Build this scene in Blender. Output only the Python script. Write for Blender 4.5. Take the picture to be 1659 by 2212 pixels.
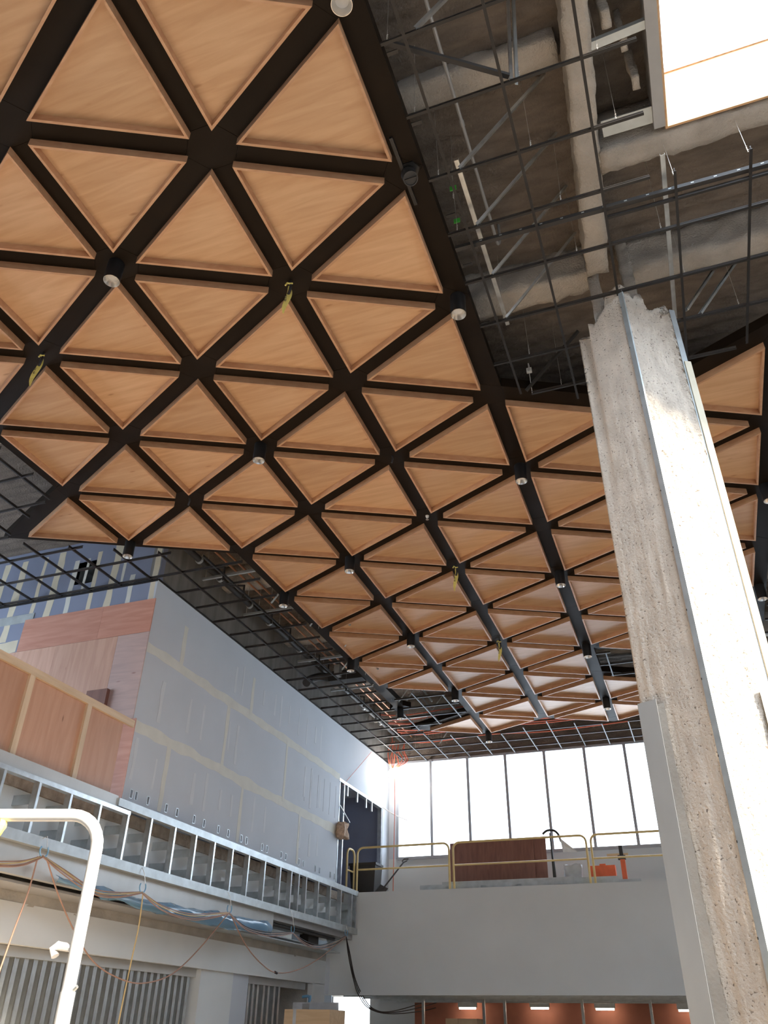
import bpy, bmesh, math, random
import numpy as np
from mathutils import Vector, Matrix, noise

# ------------------------------------------------------------------ scene, camera, light
for o in list(bpy.data.objects):
    bpy.data.objects.remove(o, do_unlink=True)
SC = bpy.context.scene
COL = SC.collection
random.seed(7)
F = 1711.58
RC = np.array([[0.93909144, 0.34340013, 0.01355066],
               [-0.17796418, 0.51965065, -0.83563865],
               [-0.29400003, 0.78232957, 0.54911240]])
EYE = 1.6
cd = bpy.data.cameras.new('camera'); cam = bpy.data.objects.new('camera', cd); COL.objects.link(cam)
cd.sensor_fit = 'HORIZONTAL'; cd.sensor_width = 36.0; cd.lens = F * 36.0 / 1659.0
cd.clip_start = 0.05; cd.clip_end = 500
cam.matrix_world = Matrix(((RC[0][0], -RC[1][0], -RC[2][0], 0), (RC[0][1], -RC[1][1], -RC[2][1], 0),
                           (RC[0][2], -RC[1][2], -RC[2][2], EYE), (0, 0, 0, 1)))
SC.camera = cam

world = bpy.data.worlds.new('sky'); SC.world = world; world.use_nodes = True
bg = world.node_tree.nodes['Background']
bg.inputs[0].default_value = (0.72, 0.85, 1.0, 1); bg.inputs[1].default_value = 1.35

SUN_DIR = Vector((2.2, -1.0, 1.52)).normalized()
sl = bpy.data.lights.new('sun_offscreen', 'SUN'); sl.energy = 2.6; sl.angle = 0.08; sl.color = (1.0, 0.86, 0.68)
sun = bpy.data.objects.new('sun_offscreen', sl); COL.objects.link(sun)
sun.location = (12, -8, 16); sun.rotation_euler = SUN_DIR.to_track_quat('Z', 'Y').to_euler()

SC.view_settings.view_transform = 'Standard'; SC.view_settings.look = 'None'
SC.view_settings.gamma = 1.0; SC.view_settings.use_curve_mapping = False
SC.view_settings.exposure = 2.75

# ------------------------------------------------------------------ helpers
def at(u, v, ax, val):
    """a point of the photograph on a real plane (axis ax = val)"""
    d = RC.T @ np.array([(u - 829.5) / F, (v - 1106) / F, 1.0])
    c = np.array([0, 0, EYE]); t = (val - c[ax]) / d[ax]
    return Vector((c + t * d).tolist())

MATS = {}
def mat(name, col, rough=0.6, metal=0.0, var=0.12, scale=6.0, bump=0.0, bscale=60.0, stretch=None, col2=None, detail=4.0, spec=None):
    m = bpy.data.materials.new(name); m.use_nodes = True; nt = m.node_tree; N = nt.nodes; Lk = nt.links
    b = N['Principled BSDF']; b.inputs['Roughness'].default_value = rough; b.inputs['Metallic'].default_value = metal
    if spec is not None: b.inputs['Specular IOR Level'].default_value = spec
    g = N.new('ShaderNodeNewGeometry'); mp = N.new('ShaderNodeMapping'); Lk.new(g.outputs['Position'], mp.inputs[0])
    if stretch: mp.inputs['Scale'].default_value = stretch
    n = N.new('ShaderNodeTexNoise'); n.inputs['Scale'].default_value = scale; n.inputs['Detail'].default_value = detail
    Lk.new(mp.outputs[0], n.inputs['Vector'])
    r = N.new('ShaderNodeValToRGB'); r.color_ramp.elements[0].position = 0.3; r.color_ramp.elements[1].position = 0.7
    c2 = col2 if col2 else tuple(min(1, c * (1 + var)) for c in col)
    c1 = tuple(c * (1 - var) for c in col) if not col2 else col
    r.color_ramp.elements[0].color = (*c1, 1); r.color_ramp.elements[1].color = (*c2, 1)
    Lk.new(n.outputs[0], r.inputs[0]); Lk.new(r.outputs[0], b.inputs['Base Color'])
    if bump:
        n2 = N.new('ShaderNodeTexNoise'); n2.inputs['Scale'].default_value = bscale; n2.inputs['Detail'].default_value = 6
        Lk.new(g.outputs['Position'], n2.inputs['Vector'])
        bm_ = N.new('ShaderNodeBump'); bm_.inputs['Strength'].default_value = bump; bm_.inputs['Distance'].default_value = 0.02
        Lk.new(n2.outputs[0], bm_.inputs['Height']); Lk.new(bm_.outputs[0], b.inputs['Normal'])
    MATS[name] = m
    return m

def wood_mat(name, ca, cb, axis='X', knots=True, rough=0.45, kd=(0.1, 0.04, 0.02), randomize=True, s=1.0):
    m = bpy.data.materials.new(name); m.use_nodes = True; nt = m.node_tree; N = nt.nodes; Lk = nt.links
    b = N['Principled BSDF']; b.inputs['Roughness'].default_value = rough
    g = N.new('ShaderNodeNewGeometry'); oi = N.new('ShaderNodeObjectInfo')
    add = N.new('ShaderNodeVectorMath'); add.operation = 'MULTIPLY_ADD'
    comb = N.new('ShaderNodeCombineXYZ')
    for i in range(3): Lk.new(oi.outputs['Random'], comb.inputs[i])
    add.inputs[1].default_value = (17, 23, 31); Lk.new(comb.outputs[0], add.inputs[0]); Lk.new(g.outputs['Position'], add.inputs[2])
    mp = N.new('ShaderNodeMapping'); Lk.new(add.outputs[0], mp.inputs[0])
    mp.inputs['Scale'].default_value = {'X': (0.9 * s, 9 * s, 9 * s), 'Y': (9 * s, 0.9 * s, 9 * s), 'Z': (9 * s, 9 * s, 0.9 * s)}[axis]
    mp.inputs['Rotation'].default_value = (0, 0, 0.12)
    n = N.new('ShaderNodeTexNoise'); n.inputs['Scale'].default_value = 1.6; n.inputs['Detail'].default_value = 7; n.inputs['Distortion'].default_value = 0.6
    Lk.new(mp.outputs[0], n.inputs['Vector'])
    r = N.new('ShaderNodeValToRGB'); r.color_ramp.elements[0].position = 0.32; r.color_ramp.elements[1].position = 0.68
    r.color_ramp.elements[0].color = (*ca, 1); r.color_ramp.elements[1].color = (*cb, 1)
    Lk.new(n.outputs[0], r.inputs[0]); last = r.outputs[0]
    if randomize:
        hs = N.new('ShaderNodeHueSaturation'); mr = N.new('ShaderNodeMapRange')
        mr.inputs['To Min'].default_value = 0.88; mr.inputs['To Max'].default_value = 1.08
        Lk.new(oi.outputs['Random'], mr.inputs[0]); Lk.new(mr.outputs[0], hs.inputs['Value']); Lk.new(last, hs.inputs['Color']); last = hs.outputs[0]
    if knots:
        v = N.new('ShaderNodeTexVoronoi'); v.inputs['Scale'].default_value = 1.3
        mp2 = N.new('ShaderNodeMapping'); mp2.inputs['Scale'].default_value = {'X': (1.2, 4, 4), 'Y': (4, 1.2, 4), 'Z': (4, 4, 1.2)}[axis]
        Lk.new(add.outputs[0], mp2.inputs[0]); Lk.new(mp2.outputs[0], v.inputs['Vector'])
        r2 = N.new('ShaderNodeValToRGB'); r2.color_ramp.elements[0].position = 0.03; r2.color_ramp.elements[1].position = 0.09
        r2.color_ramp.elements[0].color = (0.75, 0.75, 0.75, 1); r2.color_ramp.elements[1].color = (0, 0, 0, 1)
        Lk.new(v.outputs['Distance'], r2.inputs[0])
        mx = N.new('ShaderNodeMix'); mx.data_type = 'RGBA'; Lk.new(r2.outputs[0], mx.inputs['Factor']); Lk.new(last, mx.inputs['A'])
        mx.inputs['B'].default_value = (*kd, 1); last = mx.outputs['Result']
    Lk.new(last, b.inputs['Base Color']); MATS[name] = m
    return m

def emit_mat(name, col, strength):
    m = bpy.data.materials.new(name); m.use_nodes = True; nt = m.node_tree
    nt.nodes.remove(nt.nodes['Principled BSDF']); e = nt.nodes.new('ShaderNodeEmission')
    e.inputs[0].default_value = (*col, 1); e.inputs[1].default_value = strength
    nt.links.new(e.outputs[0], nt.nodes['Material Output'].inputs[0]); MATS[name] = m; return m

def film_mat(name, col, alpha, rough=0.1):
    m = bpy.data.materials.new(name); m.use_nodes = True; nt = m.node_tree; N = nt.nodes
    b = N['Principled BSDF']; b.inputs['Base Color'].default_value = (*col, 1); b.inputs['Roughness'].default_value = rough
    t = N.new('ShaderNodeBsdfTransparent'); mx = N.new('ShaderNodeMixShader'); mx.inputs[0].default_value = alpha
    nt.links.new(t.outputs[0], mx.inputs[1]); nt.links.new(b.outputs[0], mx.inputs[2])
    nt.links.new(mx.outputs[0], N['Material Output'].inputs[0]); MATS[name] = m; return m

def wpos(o):
    p = Vector((0, 0, 0))
    while o is not None:
        p += o.location; o = o.parent
    return p

def tag(o, label=None, cat=None, group=None, kind=None):
    if label: o['label'] = label
    if cat: o['category'] = cat
    if group: o['group'] = group
    if kind: o['kind'] = kind
    return o

def empty(name, loc, label=None, cat=None, group=None, kind=None):
    o = bpy.data.objects.new(name, None); COL.objects.link(o); o.location = loc; o.empty_display_size = 0.1
    return tag(o, label, cat, group, kind)

def obj(name, geo, material, parent=None, label=None, cat=None, group=None, kind=None, smooth=False, mats=None):
    """geo: MB (world coordinates). one mesh object; origin at its base if top-level, else the parent's"""
    me = bpy.data.meshes.new(name); me.from_pydata([tuple(v) for v in geo.v], [], geo.f); me.update()
    for k in ([material] if mats is None else mats): me.materials.append(MATS[k])
    if mats is not None:
        for p, i in zip(me.polygons, geo.mi): p.material_index = i
    bm = bmesh.new(); bm.from_mesh(me); bmesh.ops.recalc_face_normals(bm, faces=bm.faces); bm.to_mesh(me); bm.free()
    if smooth:
        me.polygons.foreach_set('use_smooth', [True] * len(me.polygons)); 
        if smooth != 'all':
            me.set_sharp_from_angle(angle=math.radians(40))
    o = bpy.data.objects.new(name, me); COL.objects.link(o)
    if parent is not None:
        o.parent = parent; me.transform(Matrix.Translation(-wpos(parent)))
    else:
        xs = np.array([v for v in geo.v]); base = Vector(((xs[:, 0].min() + xs[:, 0].max()) / 2, (xs[:, 1].min() + xs[:, 1].max()) / 2, xs[:, 2].min()))
        me.transform(Matrix.Translation(-base)); o.location = base
    return tag(o, label, cat, group, kind)

def share(name, src, delta, parent, **kw):
    """another object on the same mesh data, moved by delta"""
    o = src.copy(); o.name = name; COL.objects.link(o); o.parent = parent; o.location = src.location + Vector(delta)
    return tag(o, **kw)

class MB:
    def __init__(s): s.v = []; s.f = []; s.mi = []
    def add(s, vs, fs, mi=0):
        n = len(s.v); s.v += [Vector(v) for v in vs]; s.f += [tuple(i + n for i in f) for f in fs]; s.mi += [mi] * len(fs); return s
    def box(s, x0, x1, y0, y1, z0, z1, mi=0):
        vs = [(x, y, z) for x in (x0, x1) for y in (y0, y1) for z in (z0, z1)]
        return s.add(vs, [(0, 1, 3, 2), (4, 6, 7, 5), (0, 4, 5, 1), (2, 3, 7, 6), (0, 2, 6, 4), (1, 5, 7, 3)], mi)
    def prism(s, poly, z0, z1, mi=0):
        n = len(poly); vs = [(p[0], p[1], z0) for p in poly] + [(p[0], p[1], z1) for p in poly]
        fs = [tuple(range(n)), tuple(range(2 * n - 1, n - 1, -1))] + [(i, (i + 1) % n, n + (i + 1) % n, n + i) for i in range(n)]
        return s.add(vs, fs, mi)
    def extrude(s, prof, a, b, up=(0, 0, 1), mi=0, mis=None):
        """closed 2-D profile (side, up) swept from a to b"""
        a = Vector(a); b = Vector(b); d = (b - a).normalized(); u = Vector(up); u = (u - d * u.dot(d)).normalized(); r = d.cross(u)
        n = len(prof); vs = [a + r * p[0] + u * p[1] for p in prof] + [b + r * p[0] + u * p[1] for p in prof]
        s.add(vs, [(i, (i + 1) % n, n + (i + 1) % n, n + i) for i in range(n)], mi)
        if mis:
            for i in range(n): s.mi[-n + i] = mis[i]
        k = len(s.v) - 2 * n
        s.f += [tuple(range(k, k + n)), tuple(range(k + 2 * n - 1, k + n - 1, -1))]; s.mi += [mi, mi]
        return s
    def bar(s, a, b, w, h, up=(0, 0, 1), mi=0):
        return s.extrude([(-w / 2, -h / 2), (w / 2, -h / 2), (w / 2, h / 2), (-w / 2, h / 2)], a, b, up, mi)
    def tube(s, pts, r, n=8, mi=0, caps=True):
        pts = [Vector(p) for p in pts]; rings = []; u = None
        for i, p in enumerate(pts):
            d = (pts[min(i + 1, len(pts) - 1)] - pts[max(i - 1, 0)]).normalized()
            if u is None: u = d.orthogonal().normalized()
            u = (u - d * u.dot(d)).normalized(); w = d.cross(u); rr = r[i] if isinstance(r, (list, tuple)) else r
            rings.append([p + (u * math.cos(2 * math.pi * k / n) + w * math.sin(2 * math.pi * k / n)) * rr for k in range(n)])
        vs = [v for R_ in rings for v in R_]; fs = []
        for i in range(len(pts) - 1):
            for k in range(n): fs.append((i * n + k, i * n + (k + 1) % n, (i + 1) * n + (k + 1) % n, (i + 1) * n + k))
        if caps: fs += [tuple(range(n)), tuple(range(len(vs) - 1, len(vs) - n - 1, -1))]
        return s.add(vs, fs, mi)
    def lathe(s, prof, c, n=24, mi=0, axis=None):
        """prof: list of (radius, height) about the vertical through c"""
        c = Vector(c); vs = []; q = axis.to_track_quat('Z', 'Y').to_matrix() if axis is not None else Matrix.Identity(3)
        for (r, h) in prof:
            for k in range(n): vs.append(c + q @ Vector((r * math.cos(2 * math.pi * k / n), r * math.sin(2 * math.pi * k / n), h)))
        fs = [(i * n + k, i * n + (k + 1) % n, (i + 1) * n + (k + 1) % n, (i + 1) * n + k) for i in range(len(prof) - 1) for k in range(n)]
        return s.add(vs, fs, mi)

def smooth_path(pts, k=6):
    P = [Vector(p) for p in pts]; out = []
    for i in range(len(P) - 1):
        p0 = P[max(i - 1, 0)]; p1 = P[i]; p2 = P[i + 1]; p3 = P[min(i + 2, len(P) - 1)]
        for j in range(k):
            t = j / k
            out.append(0.5 * ((2 * p1) + (p2 - p0) * t + (2 * p0 - 5 * p1 + 4 * p2 - p3) * t * t + (3 * p1 - p0 - 3 * p2 + p3) * t ** 3))
    return out + [P[-1]]

def rough_box(x0, x1, y0, y1, z0, z1, step=0.06, amp=0.025, seed=0.0, freq=5.0):
    """box whose surface is lumpy like sprayed fireproofing"""
    bm = bmesh.new(); nx, ny, nz = [max(1, int(round((b - a) / step))) for a, b in ((x0, x1), (y0, y1), (z0, z1))]
    def grid(fn, na, nb):
        vs = [[bm.verts.new(fn(i / na, j / nb)) for j in range(nb + 1)] for i in range(na + 1)]
        for i in range(na):
            for j in range(nb): bm.faces.new((vs[i][j], vs[i + 1][j], vs[i + 1][j + 1], vs[i][j + 1]))
    lx = lambda t: x0 + (x1 - x0) * t; ly = lambda t: y0 + (y1 - y0) * t; lz = lambda t: z0 + (z1 - z0) * t
    grid(lambda a, b: (lx(a), ly(b), z0), nx, ny); grid(lambda a, b: (lx(a), ly(b), z1), nx, ny)
    grid(lambda a, b: (lx(a), y0, lz(b)), nx, nz); grid(lambda a, b: (lx(a), y1, lz(b)), nx, nz)
    grid(lambda a, b: (x0, ly(a), lz(b)), ny, nz); grid(lambda a, b: (x1, ly(a), lz(b)), ny, nz)
    bmesh.ops.remove_doubles(bm, verts=bm.verts, dist=0.001); bmesh.ops.recalc_face_normals(bm, faces=bm.faces); bm.normal_update()
    for v in bm.verts:
        p = v.co + Vector((seed, seed * 2, seed * 3))
        d = amp * (noise.noise(p * freq) + 0.5 * noise.noise(p * freq * 3))
        v.co += v.normal * d
    m = MB(); bm.verts.index_update()
    m.v = [v.co.copy() for v in bm.verts]; m.f = [tuple(v.index for v in f.verts) for f in bm.faces]; m.mi = [0] * len(m.f); bm.free()
    return m

def strip(plane, a, b, w, wob=0.3, seed=0, off=0.0015, n=None, taper=False):
    """irregular band of joint compound on a wall. plane: 'x+'/'y-' face; a, b: (s, z) ends along the wall"""
    m = MB(); L = math.hypot(b[0] - a[0], b[1] - a[1]); n = n or max(3, int(L / 0.12)); d = ((b[0] - a[0]) / L, (b[1] - a[1]) / L); nn = (-d[1], d[0])
    ax, val = plane
    vs = []
    for lay in (0, 1):
        for i in range(n + 1):
            t = i / n; c = (a[0] + (b[0] - a[0]) * t, a[1] + (b[1] - a[1]) * t)
            for sgn in (-1, 1):
                ww = w / 2 * (1 + wob * (noise.noise(Vector((t * L * 3.1, sgn * 7.3 + seed, seed * 1.7))) * 1.6))
                if taper: ww *= max(0.15, math.sin(math.pi * min(1, max(0.0, t)) * 0.94 + 0.09))
                p = (c[0] + nn[0] * sgn * ww, c[1] + nn[1] * sgn * ww)
                o_ = val[0] + val[1] * (off if lay else -0.004)
                vs.append((o_, p[0], p[1]) if ax == 'x' else (p[0], o_, p[1]))
    K = 2 * (n + 1); fs = []
    for i in range(n):
        fs.append((2 * i, 2 * i + 1, 2 * i + 3, 2 * i + 2)); fs.append((K + 2 * i, K + 2 * i + 2, K + 2 * i + 3, K + 2 * i + 1))
        fs.append((2 * i, 2 * i + 2, K + 2 * i + 2, K + 2 * i)); fs.append((2 * i + 1, K + 2 * i + 1, K + 2 * i + 3, 2 * i + 3))
    fs += [(0, K, K + 1, 1), (2 * n, 2 * n + 1, K + 2 * n + 1, K + 2 * n)]
    m.add(vs, fs); return m

# ------------------------------------------------------------------ materials
wood_mat('maple', (0.53, 0.31, 0.165), (0.63, 0.395, 0.225), 'X', knots=True, kd=(0.36, 0.18, 0.08))
wood_mat('maple_edge', (0.48, 0.25, 0.13), (0.57, 0.33, 0.185), 'X', knots=False)
wood_mat('pink_ply', (0.52, 0.24, 0.175), (0.62, 0.32, 0.24), 'X', kd=(0.25, 0.06, 0.04))
wood_mat('tan_pink_ply', (0.58, 0.34, 0.25), (0.68, 0.43, 0.33), 'Z', kd=(0.25, 0.06, 0.04))
wood_mat('grey_ply', (0.44, 0.33, 0.31), (0.54, 0.40, 0.37), 'X', kd=(0.25, 0.12, 0.1))
wood_mat('brown_ply', (0.50, 0.27, 0.17), (0.56, 0.32, 0.21), 'Z', kd=(0.2, 0.08, 0.04))
wood_mat('dark_ply', (0.20, 0.09, 0.07), (0.27, 0.13, 0.10), 'Z', knots=False)
wood_mat('lumber', (0.62, 0.46, 0.30), (0.74, 0.58, 0.40), 'Y', kd=(0.3, 0.15, 0.07))
wood_mat('lumber_up', (0.62, 0.46, 0.30), (0.74, 0.58, 0.40), 'Z', kd=(0.3, 0.15, 0.07))
wood_mat('curb_ply', (0.50, 0.29, 0.14), (0.62, 0.39, 0.21), 'X', kd=(0.35, 0.12, 0.05), randomize=False)
wood_mat('crate_ply', (0.55, 0.38, 0.22), (0.66, 0.48, 0.30), 'X', kd=(0.2, 0.1, 0.05))
mat('black_rail', (0.012, 0.007, 0.0035), 0.6, var=0.2, scale=3, spec=0.15)
mat('black_metal', (0.012, 0.012, 0.013), 0.45, var=0.1)
mat('tee_black', (0.010, 0.008, 0.007), 0.5, var=0.1)
mat('tee_web', (0.13, 0.12, 0.115), 0.35, 0.8, var=0.1)
mat('galv', (0.62, 0.65, 0.66), 0.32, 0.85, var=0.15, scale=9)
mat('galv_dull', (0.50, 0.54, 0.55), 0.45, 0.6, var=0.12, scale=7)
mat('bright_metal', (0.80, 0.78, 0.75), 0.22, 0.95, var=0.05)
mat('lens_grey', (0.55, 0.55, 0.55), 0.4)
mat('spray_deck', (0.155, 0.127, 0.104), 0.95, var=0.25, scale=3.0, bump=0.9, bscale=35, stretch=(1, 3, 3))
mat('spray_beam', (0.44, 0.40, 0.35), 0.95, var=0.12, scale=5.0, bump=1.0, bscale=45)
mat('spray_column', (0.60, 0.52, 0.435), 0.95, var=0.12, scale=4.0, bump=0.8, bscale=48, stretch=(2, 2, 1.2))
def specks(name, col, scale, lo, hi):
    nt = MATS[name].node_tree; N = nt.nodes; b = N['Principled BSDF']; src = b.inputs['Base Color'].links[0].from_socket
    g = N.new('ShaderNodeNewGeometry'); n = N.new('ShaderNodeTexNoise'); n.inputs['Scale'].default_value = scale; n.inputs['Detail'].default_value = 3
    nt.links.new(g.outputs['Position'], n.inputs['Vector']); r = N.new('ShaderNodeValToRGB')
    r.color_ramp.elements[0].position = lo; r.color_ramp.elements[0].color = (1, 1, 1, 1); r.color_ramp.elements[1].position = hi; r.color_ramp.elements[1].color = (0, 0, 0, 1)
    nt.links.new(n.outputs[0], r.inputs[0]); mx = N.new('ShaderNodeMix'); mx.data_type = 'RGBA'
    nt.links.new(r.outputs[0], mx.inputs['Factor']); nt.links.new(src, mx.inputs['A']); mx.inputs['B'].default_value = (*col, 1); nt.links.new(mx.outputs['Result'], b.inputs['Base Color'])
specks('spray_column', (0.22, 0.18, 0.145), 48, 0.31, 0.37)
mat('drywall', (0.55, 0.59, 0.64), 0.85, var=0.03, scale=1.2)
mat('drywall_green', (0.66, 0.69, 0.69), 0.8, var=0.04, scale=1.0)
mat('drywall_blue', (0.24, 0.27, 0.37), 0.85, var=0.06, scale=1.5)
mat('slit_grey', (0.30, 0.32, 0.35), 0.85)
mat('mud', (0.66, 0.66, 0.61), 0.9, var=0.05, scale=4)
mat('mud_cream', (0.66, 0.60, 0.47), 0.9, var=0.06, scale=4)
mat('mud_thin', (0.61, 0.64, 0.675), 0.9, var=0.04, scale=4)
mat('concrete', (0.42, 0.40, 0.36), 0.9, var=0.15, scale=3, bump=0.3, bscale=25)
mat('rough_concrete', (0.34, 0.29, 0.24), 0.95, var=0.3, scale=8, bump=1.0, bscale=30)
mat('floor_concrete', (0.56, 0.45, 0.34), 0.8, var=0.08, scale=0.7)
mat('plate_grey', (0.50, 0.51, 0.50), 0.4, 0.35, var=0.08, scale=2.5, stretch=(1, 1, 0.4))
mat('jamb_grey', (0.38, 0.38, 0.38), 0.5, 0.3, var=0.06)
mat('yellow_paint', (0.75, 0.58, 0.26), 0.45, var=0.08)
mat('white_paint', (0.86, 0.85, 0.82), 0.35, var=0.03)
mat('yellow_tape', (0.82, 0.70, 0.20), 0.5, var=0.1, scale=30)
mat('green_tape', (0.06, 0.42, 0.05), 0.5)
mat('white_plastic', (0.8, 0.8, 0.78), 0.4, var=0.03)
mat('copper_pipe', (0.55, 0.27, 0.15), 0.35, 0.7)
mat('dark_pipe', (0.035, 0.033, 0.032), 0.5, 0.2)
mat('red_cable', (0.75, 0.16, 0.08), 0.5)
mat('cord_brown', (0.36, 0.21, 0.15), 0.6, var=0.1)
mat('cord_yellow', (0.60, 0.46, 0.22), 0.6, var=0.1)
mat('cord_black', (0.03, 0.025, 0.025), 0.6)
mat('blue_plastic', (0.16, 0.36, 0.55), 0.3)
film_mat('blue_film', (0.22, 0.42, 0.62), 0.55, 0.15)
film_mat('glass', (0.9, 0.95, 1.0), 0.06, 0.02)
mat('dull_board', (0.22, 0.215, 0.205), 0.9, var=0.2, scale=2.0, stretch=(3, 3, 0.3))
mat('mullion', (0.40, 0.42, 0.45), 0.4, 0.3, var=0.04)
mat('red_wall', (0.34, 0.13, 0.085), 0.8, var=0.2, scale=1.5)
mat('orange_paint', (0.75, 0.15, 0.06), 0.5)
mat('cardboard', (0.5, 0.36, 0.22), 0.8)
mat('foam_board', (0.52, 0.54, 0.56), 0.7)
mat('rag', (0.5, 0.36, 0.26), 0.9, var=0.3, scale=20)
mat('paper', (0.7, 0.7, 0.72), 0.9)
mat('wire', (0.6, 0.58, 0.55), 0.4, 0.7)
emit_mat('lamp_glow', (1.0, 0.95, 0.88), 22.0)
emit_mat('work_glow', (1.0, 0.82, 0.62), 6.0)

# ------------------------------------------------------------------ the setting
ZC = 7.804            # underside of the panel rims and of the suspended grid
ZR = ZC + 0.09        # underside of the black rails
DECK = 8.85
XW = -7.557           # white wall plane
YB = 9.55             # blue wall plane
YG = 20.87            # window plane
YK = 18.38            # bulkhead face
XF = -7.38            # fascia face
XH = -8.10            # lower header face

obj('floor', MB().box(-16, 16, -12, 30, -0.2, 0), 'floor_concrete', kind='structure', label='pale concrete floor slab of the hall')

obj('wall_right', MB().box(14.2, 14.4, -6.2, 21.6, 0, DECK + 0.3), 'drywall', kind='structure', label='drywall wall closing the right side of the hall')
obj('wall_back', MB().box(-14, 14.4, -6.2, -6.0, 0, DECK + 0.3), 'drywall', kind='structure', label='drywall wall behind the viewer')
obj('wall_outer', MB().box(-14.2, -14, -6.2, 24.2, 0, 4.8).box(-14.2, -14, -6.2, 24.2, 7.4, DECK + 0.3).box(-14.2, -14, -6.2, 1.5, 4.8, 7.4).box(-14.2, -14, 9.2, 24.2, 4.8, 7.4), 'drywall', kind='structure', label='drywall wall at the back of the balcony')

obj('wall_far', MB().box(-14, -8.6, 21.4, 21.6, 2.5, DECK + 0.3).box(-14, -10.3, 24.0, 24.1, 0, 2.6).box(-9.2, -7.9, 24.0, 24.1, 0, 2.6).box(6.0, 14.4, 21.02, 21.2, 0, DECK + 0.3).box(6.0, 6.2, 18.4, 24.2, 0, 4.2), 'drywall', kind='structure', label='drywall wall at the far end of the hall')

# roof deck with corrugation, open over the rooflight
SX0, SX1, SY0, SY1 = 0.9, 12.0, -3.2, 4.55
def deck(x0, x1, y0, y1):
    m = MB(); st = 0.05; ny = int((y1 - y0) / st); nx = max(2, int((x1 - x0) / 0.35))
    for j in range(ny + 1):
        y = y0 + (y1 - y0) * j / ny; ph = (y / 0.2) % 1.0
        tr = min(1, max(0, (abs(ph - 0.5) - 0.15) / 0.15))
        for i in range(nx + 1):
            x = x0 + (x1 - x0) * i / nx
            m.v.append(Vector((x, y, DECK + 0.035 * tr + 0.025 * noise.noise(Vector((x * 1.3, y * 2.5, 0))) + 0.012 * noise.noise(Vector((x * 5, y * 9, 3))))))
    w = nx + 1
    m.f = [(j * w + i, j * w + i + 1, (j + 1) * w + i + 1, (j + 1) * w + i) for j in range(ny) for i in range(nx)]; m.mi = [0] * len(m.f)
    return m
roof = empty('ceiling', (0, 8, DECK), kind='structure', label='corrugated roof deck coated with grey sprayed fireproofing')
for a in ((-14, 0.86, -6, 21.6), (0.86, SX1, 4.62, 21.6), (0.86, SX1, -6, SY0), (SX1, 14.4, -6, 21.6)):
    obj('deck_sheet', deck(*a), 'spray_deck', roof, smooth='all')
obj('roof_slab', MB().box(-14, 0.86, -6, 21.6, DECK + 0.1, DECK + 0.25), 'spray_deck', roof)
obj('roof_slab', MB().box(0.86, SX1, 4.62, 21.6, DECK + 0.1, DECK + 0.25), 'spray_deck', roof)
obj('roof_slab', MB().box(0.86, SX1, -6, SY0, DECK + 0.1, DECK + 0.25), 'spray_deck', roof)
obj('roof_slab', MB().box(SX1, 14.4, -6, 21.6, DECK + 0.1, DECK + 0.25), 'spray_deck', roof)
# sprayed beams
def beam(x0, x1, y0, y1, z0, seed, amp=0.03, step=0.07, name='sprayed_beam'):
    return obj(name, rough_box(x0, x1, y0, y1, z0, DECK + 0.05, step, amp, seed), 'spray_beam', roof, smooth='all')
bmg = rough_box(0.17, 0.39, -3.0, 6.02, 8.32, DECK + 0.05, 0.06, 0.03, 1.0)
for v in bmg.v: v.x += -0.062 * (v.y - 3.3)          # runs slightly askew to the column head
obj('sprayed_beam', bmg, 'spray_beam', roof, smooth='all')
beam(0.30, 7.6, 4.60, 4.84, 8.30, 2.0)
beam(-6.9, 0.1, 3.66, 3.92, 8.70, 3.0)
beam(-7.5, 0.05, 6.05, 6.36, 8.46, 4.0, 0.05)
beam(0.35, 7.6, 6.18, 6.46, 8.46, 5.0, 0.04)
for i, y in enumerate((8.6, 11.2, 13.8, 16.4, 19.0)):
    beam(-7.4, 5.0, y, y + 0.25, 8.45, 6.0 + i, 0.03, 0.12)
beam(-4.6, -4.35, 6.4, 20.8, 8.4, 12.0, 0.03, 0.12)
beam(-12.5, -7.9, 6.1, 6.4, 8.46, 13.0, 0.04, 0.12)
# sprayed posts inside the bay beside the rooflight
for i, (x, y, w) in enumerate(((0.50, 3.5, 0.07), (0.62, 3.75, 0.05), (0.68, 4.1, 0.06), (0.55, 2.9, 0.06))):
    obj('sprayed_hanger', rough_box(x - w / 2, x + w / 2, y - w, y + w, 8.36, DECK + 0.05, 0.03, 0.015, 20.0 + i, 9), 'spray_beam', roof, smooth='all')

# rooflight curb
curb = empty('rooflight_curb', (SX0, SY1, 8.3), kind='structure', label='plywood-lined curb of the open rooflight with grey metal edge')
obj('plywood_lining', MB().box(SX0, SX1, SY1, SY1 + 0.02, 8.30, 9.18), 'curb_ply', curb)
obj('plywood_lining', MB().box(SX0 - 0.02, SX0, SY0, SY1 + 0.02, 8.30, 9.18), 'curb_ply', curb)
obj('plywood_lining', MB().box(SX1, SX1 + 0.02, SY0, SY1 + 0.02, 8.30, 9.18), 'curb_ply', curb)
obj('plywood_lining', MB().box(SX0, SX1, SY0 - 0.02, SY0, 8.30, 9.18), 'curb_ply', curb)
obj('edge_channel', MB().box(SX0 - 0.115, SX0 - 0.02, SY0, SY1 - 0.02, 8.285, 8.36), 'jamb_grey', curb)
obj('upper_trim', MB().box(SX0, SX1, SY1 - 0.012, SY1, 9.10, 9.18), 'rag', curb)
obj('curb_backing', MB().box(SX0 - 0.08, SX0 - 0.022, SY0, SY1, 8.36, 9.18), 'jamb_grey', curb)
obj('curb_strut', MB().bar((0.36, 3.66, 8.36), (0.82, 3.62, 8.34), 0.07, 0.05), 'galv_dull', curb)
obj('curb_strut', MB().bar((0.36, 4.45, 8.40), (0.82, 4.43, 8.36), 0.16, 0.012), 'galv_dull', curb)

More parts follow.
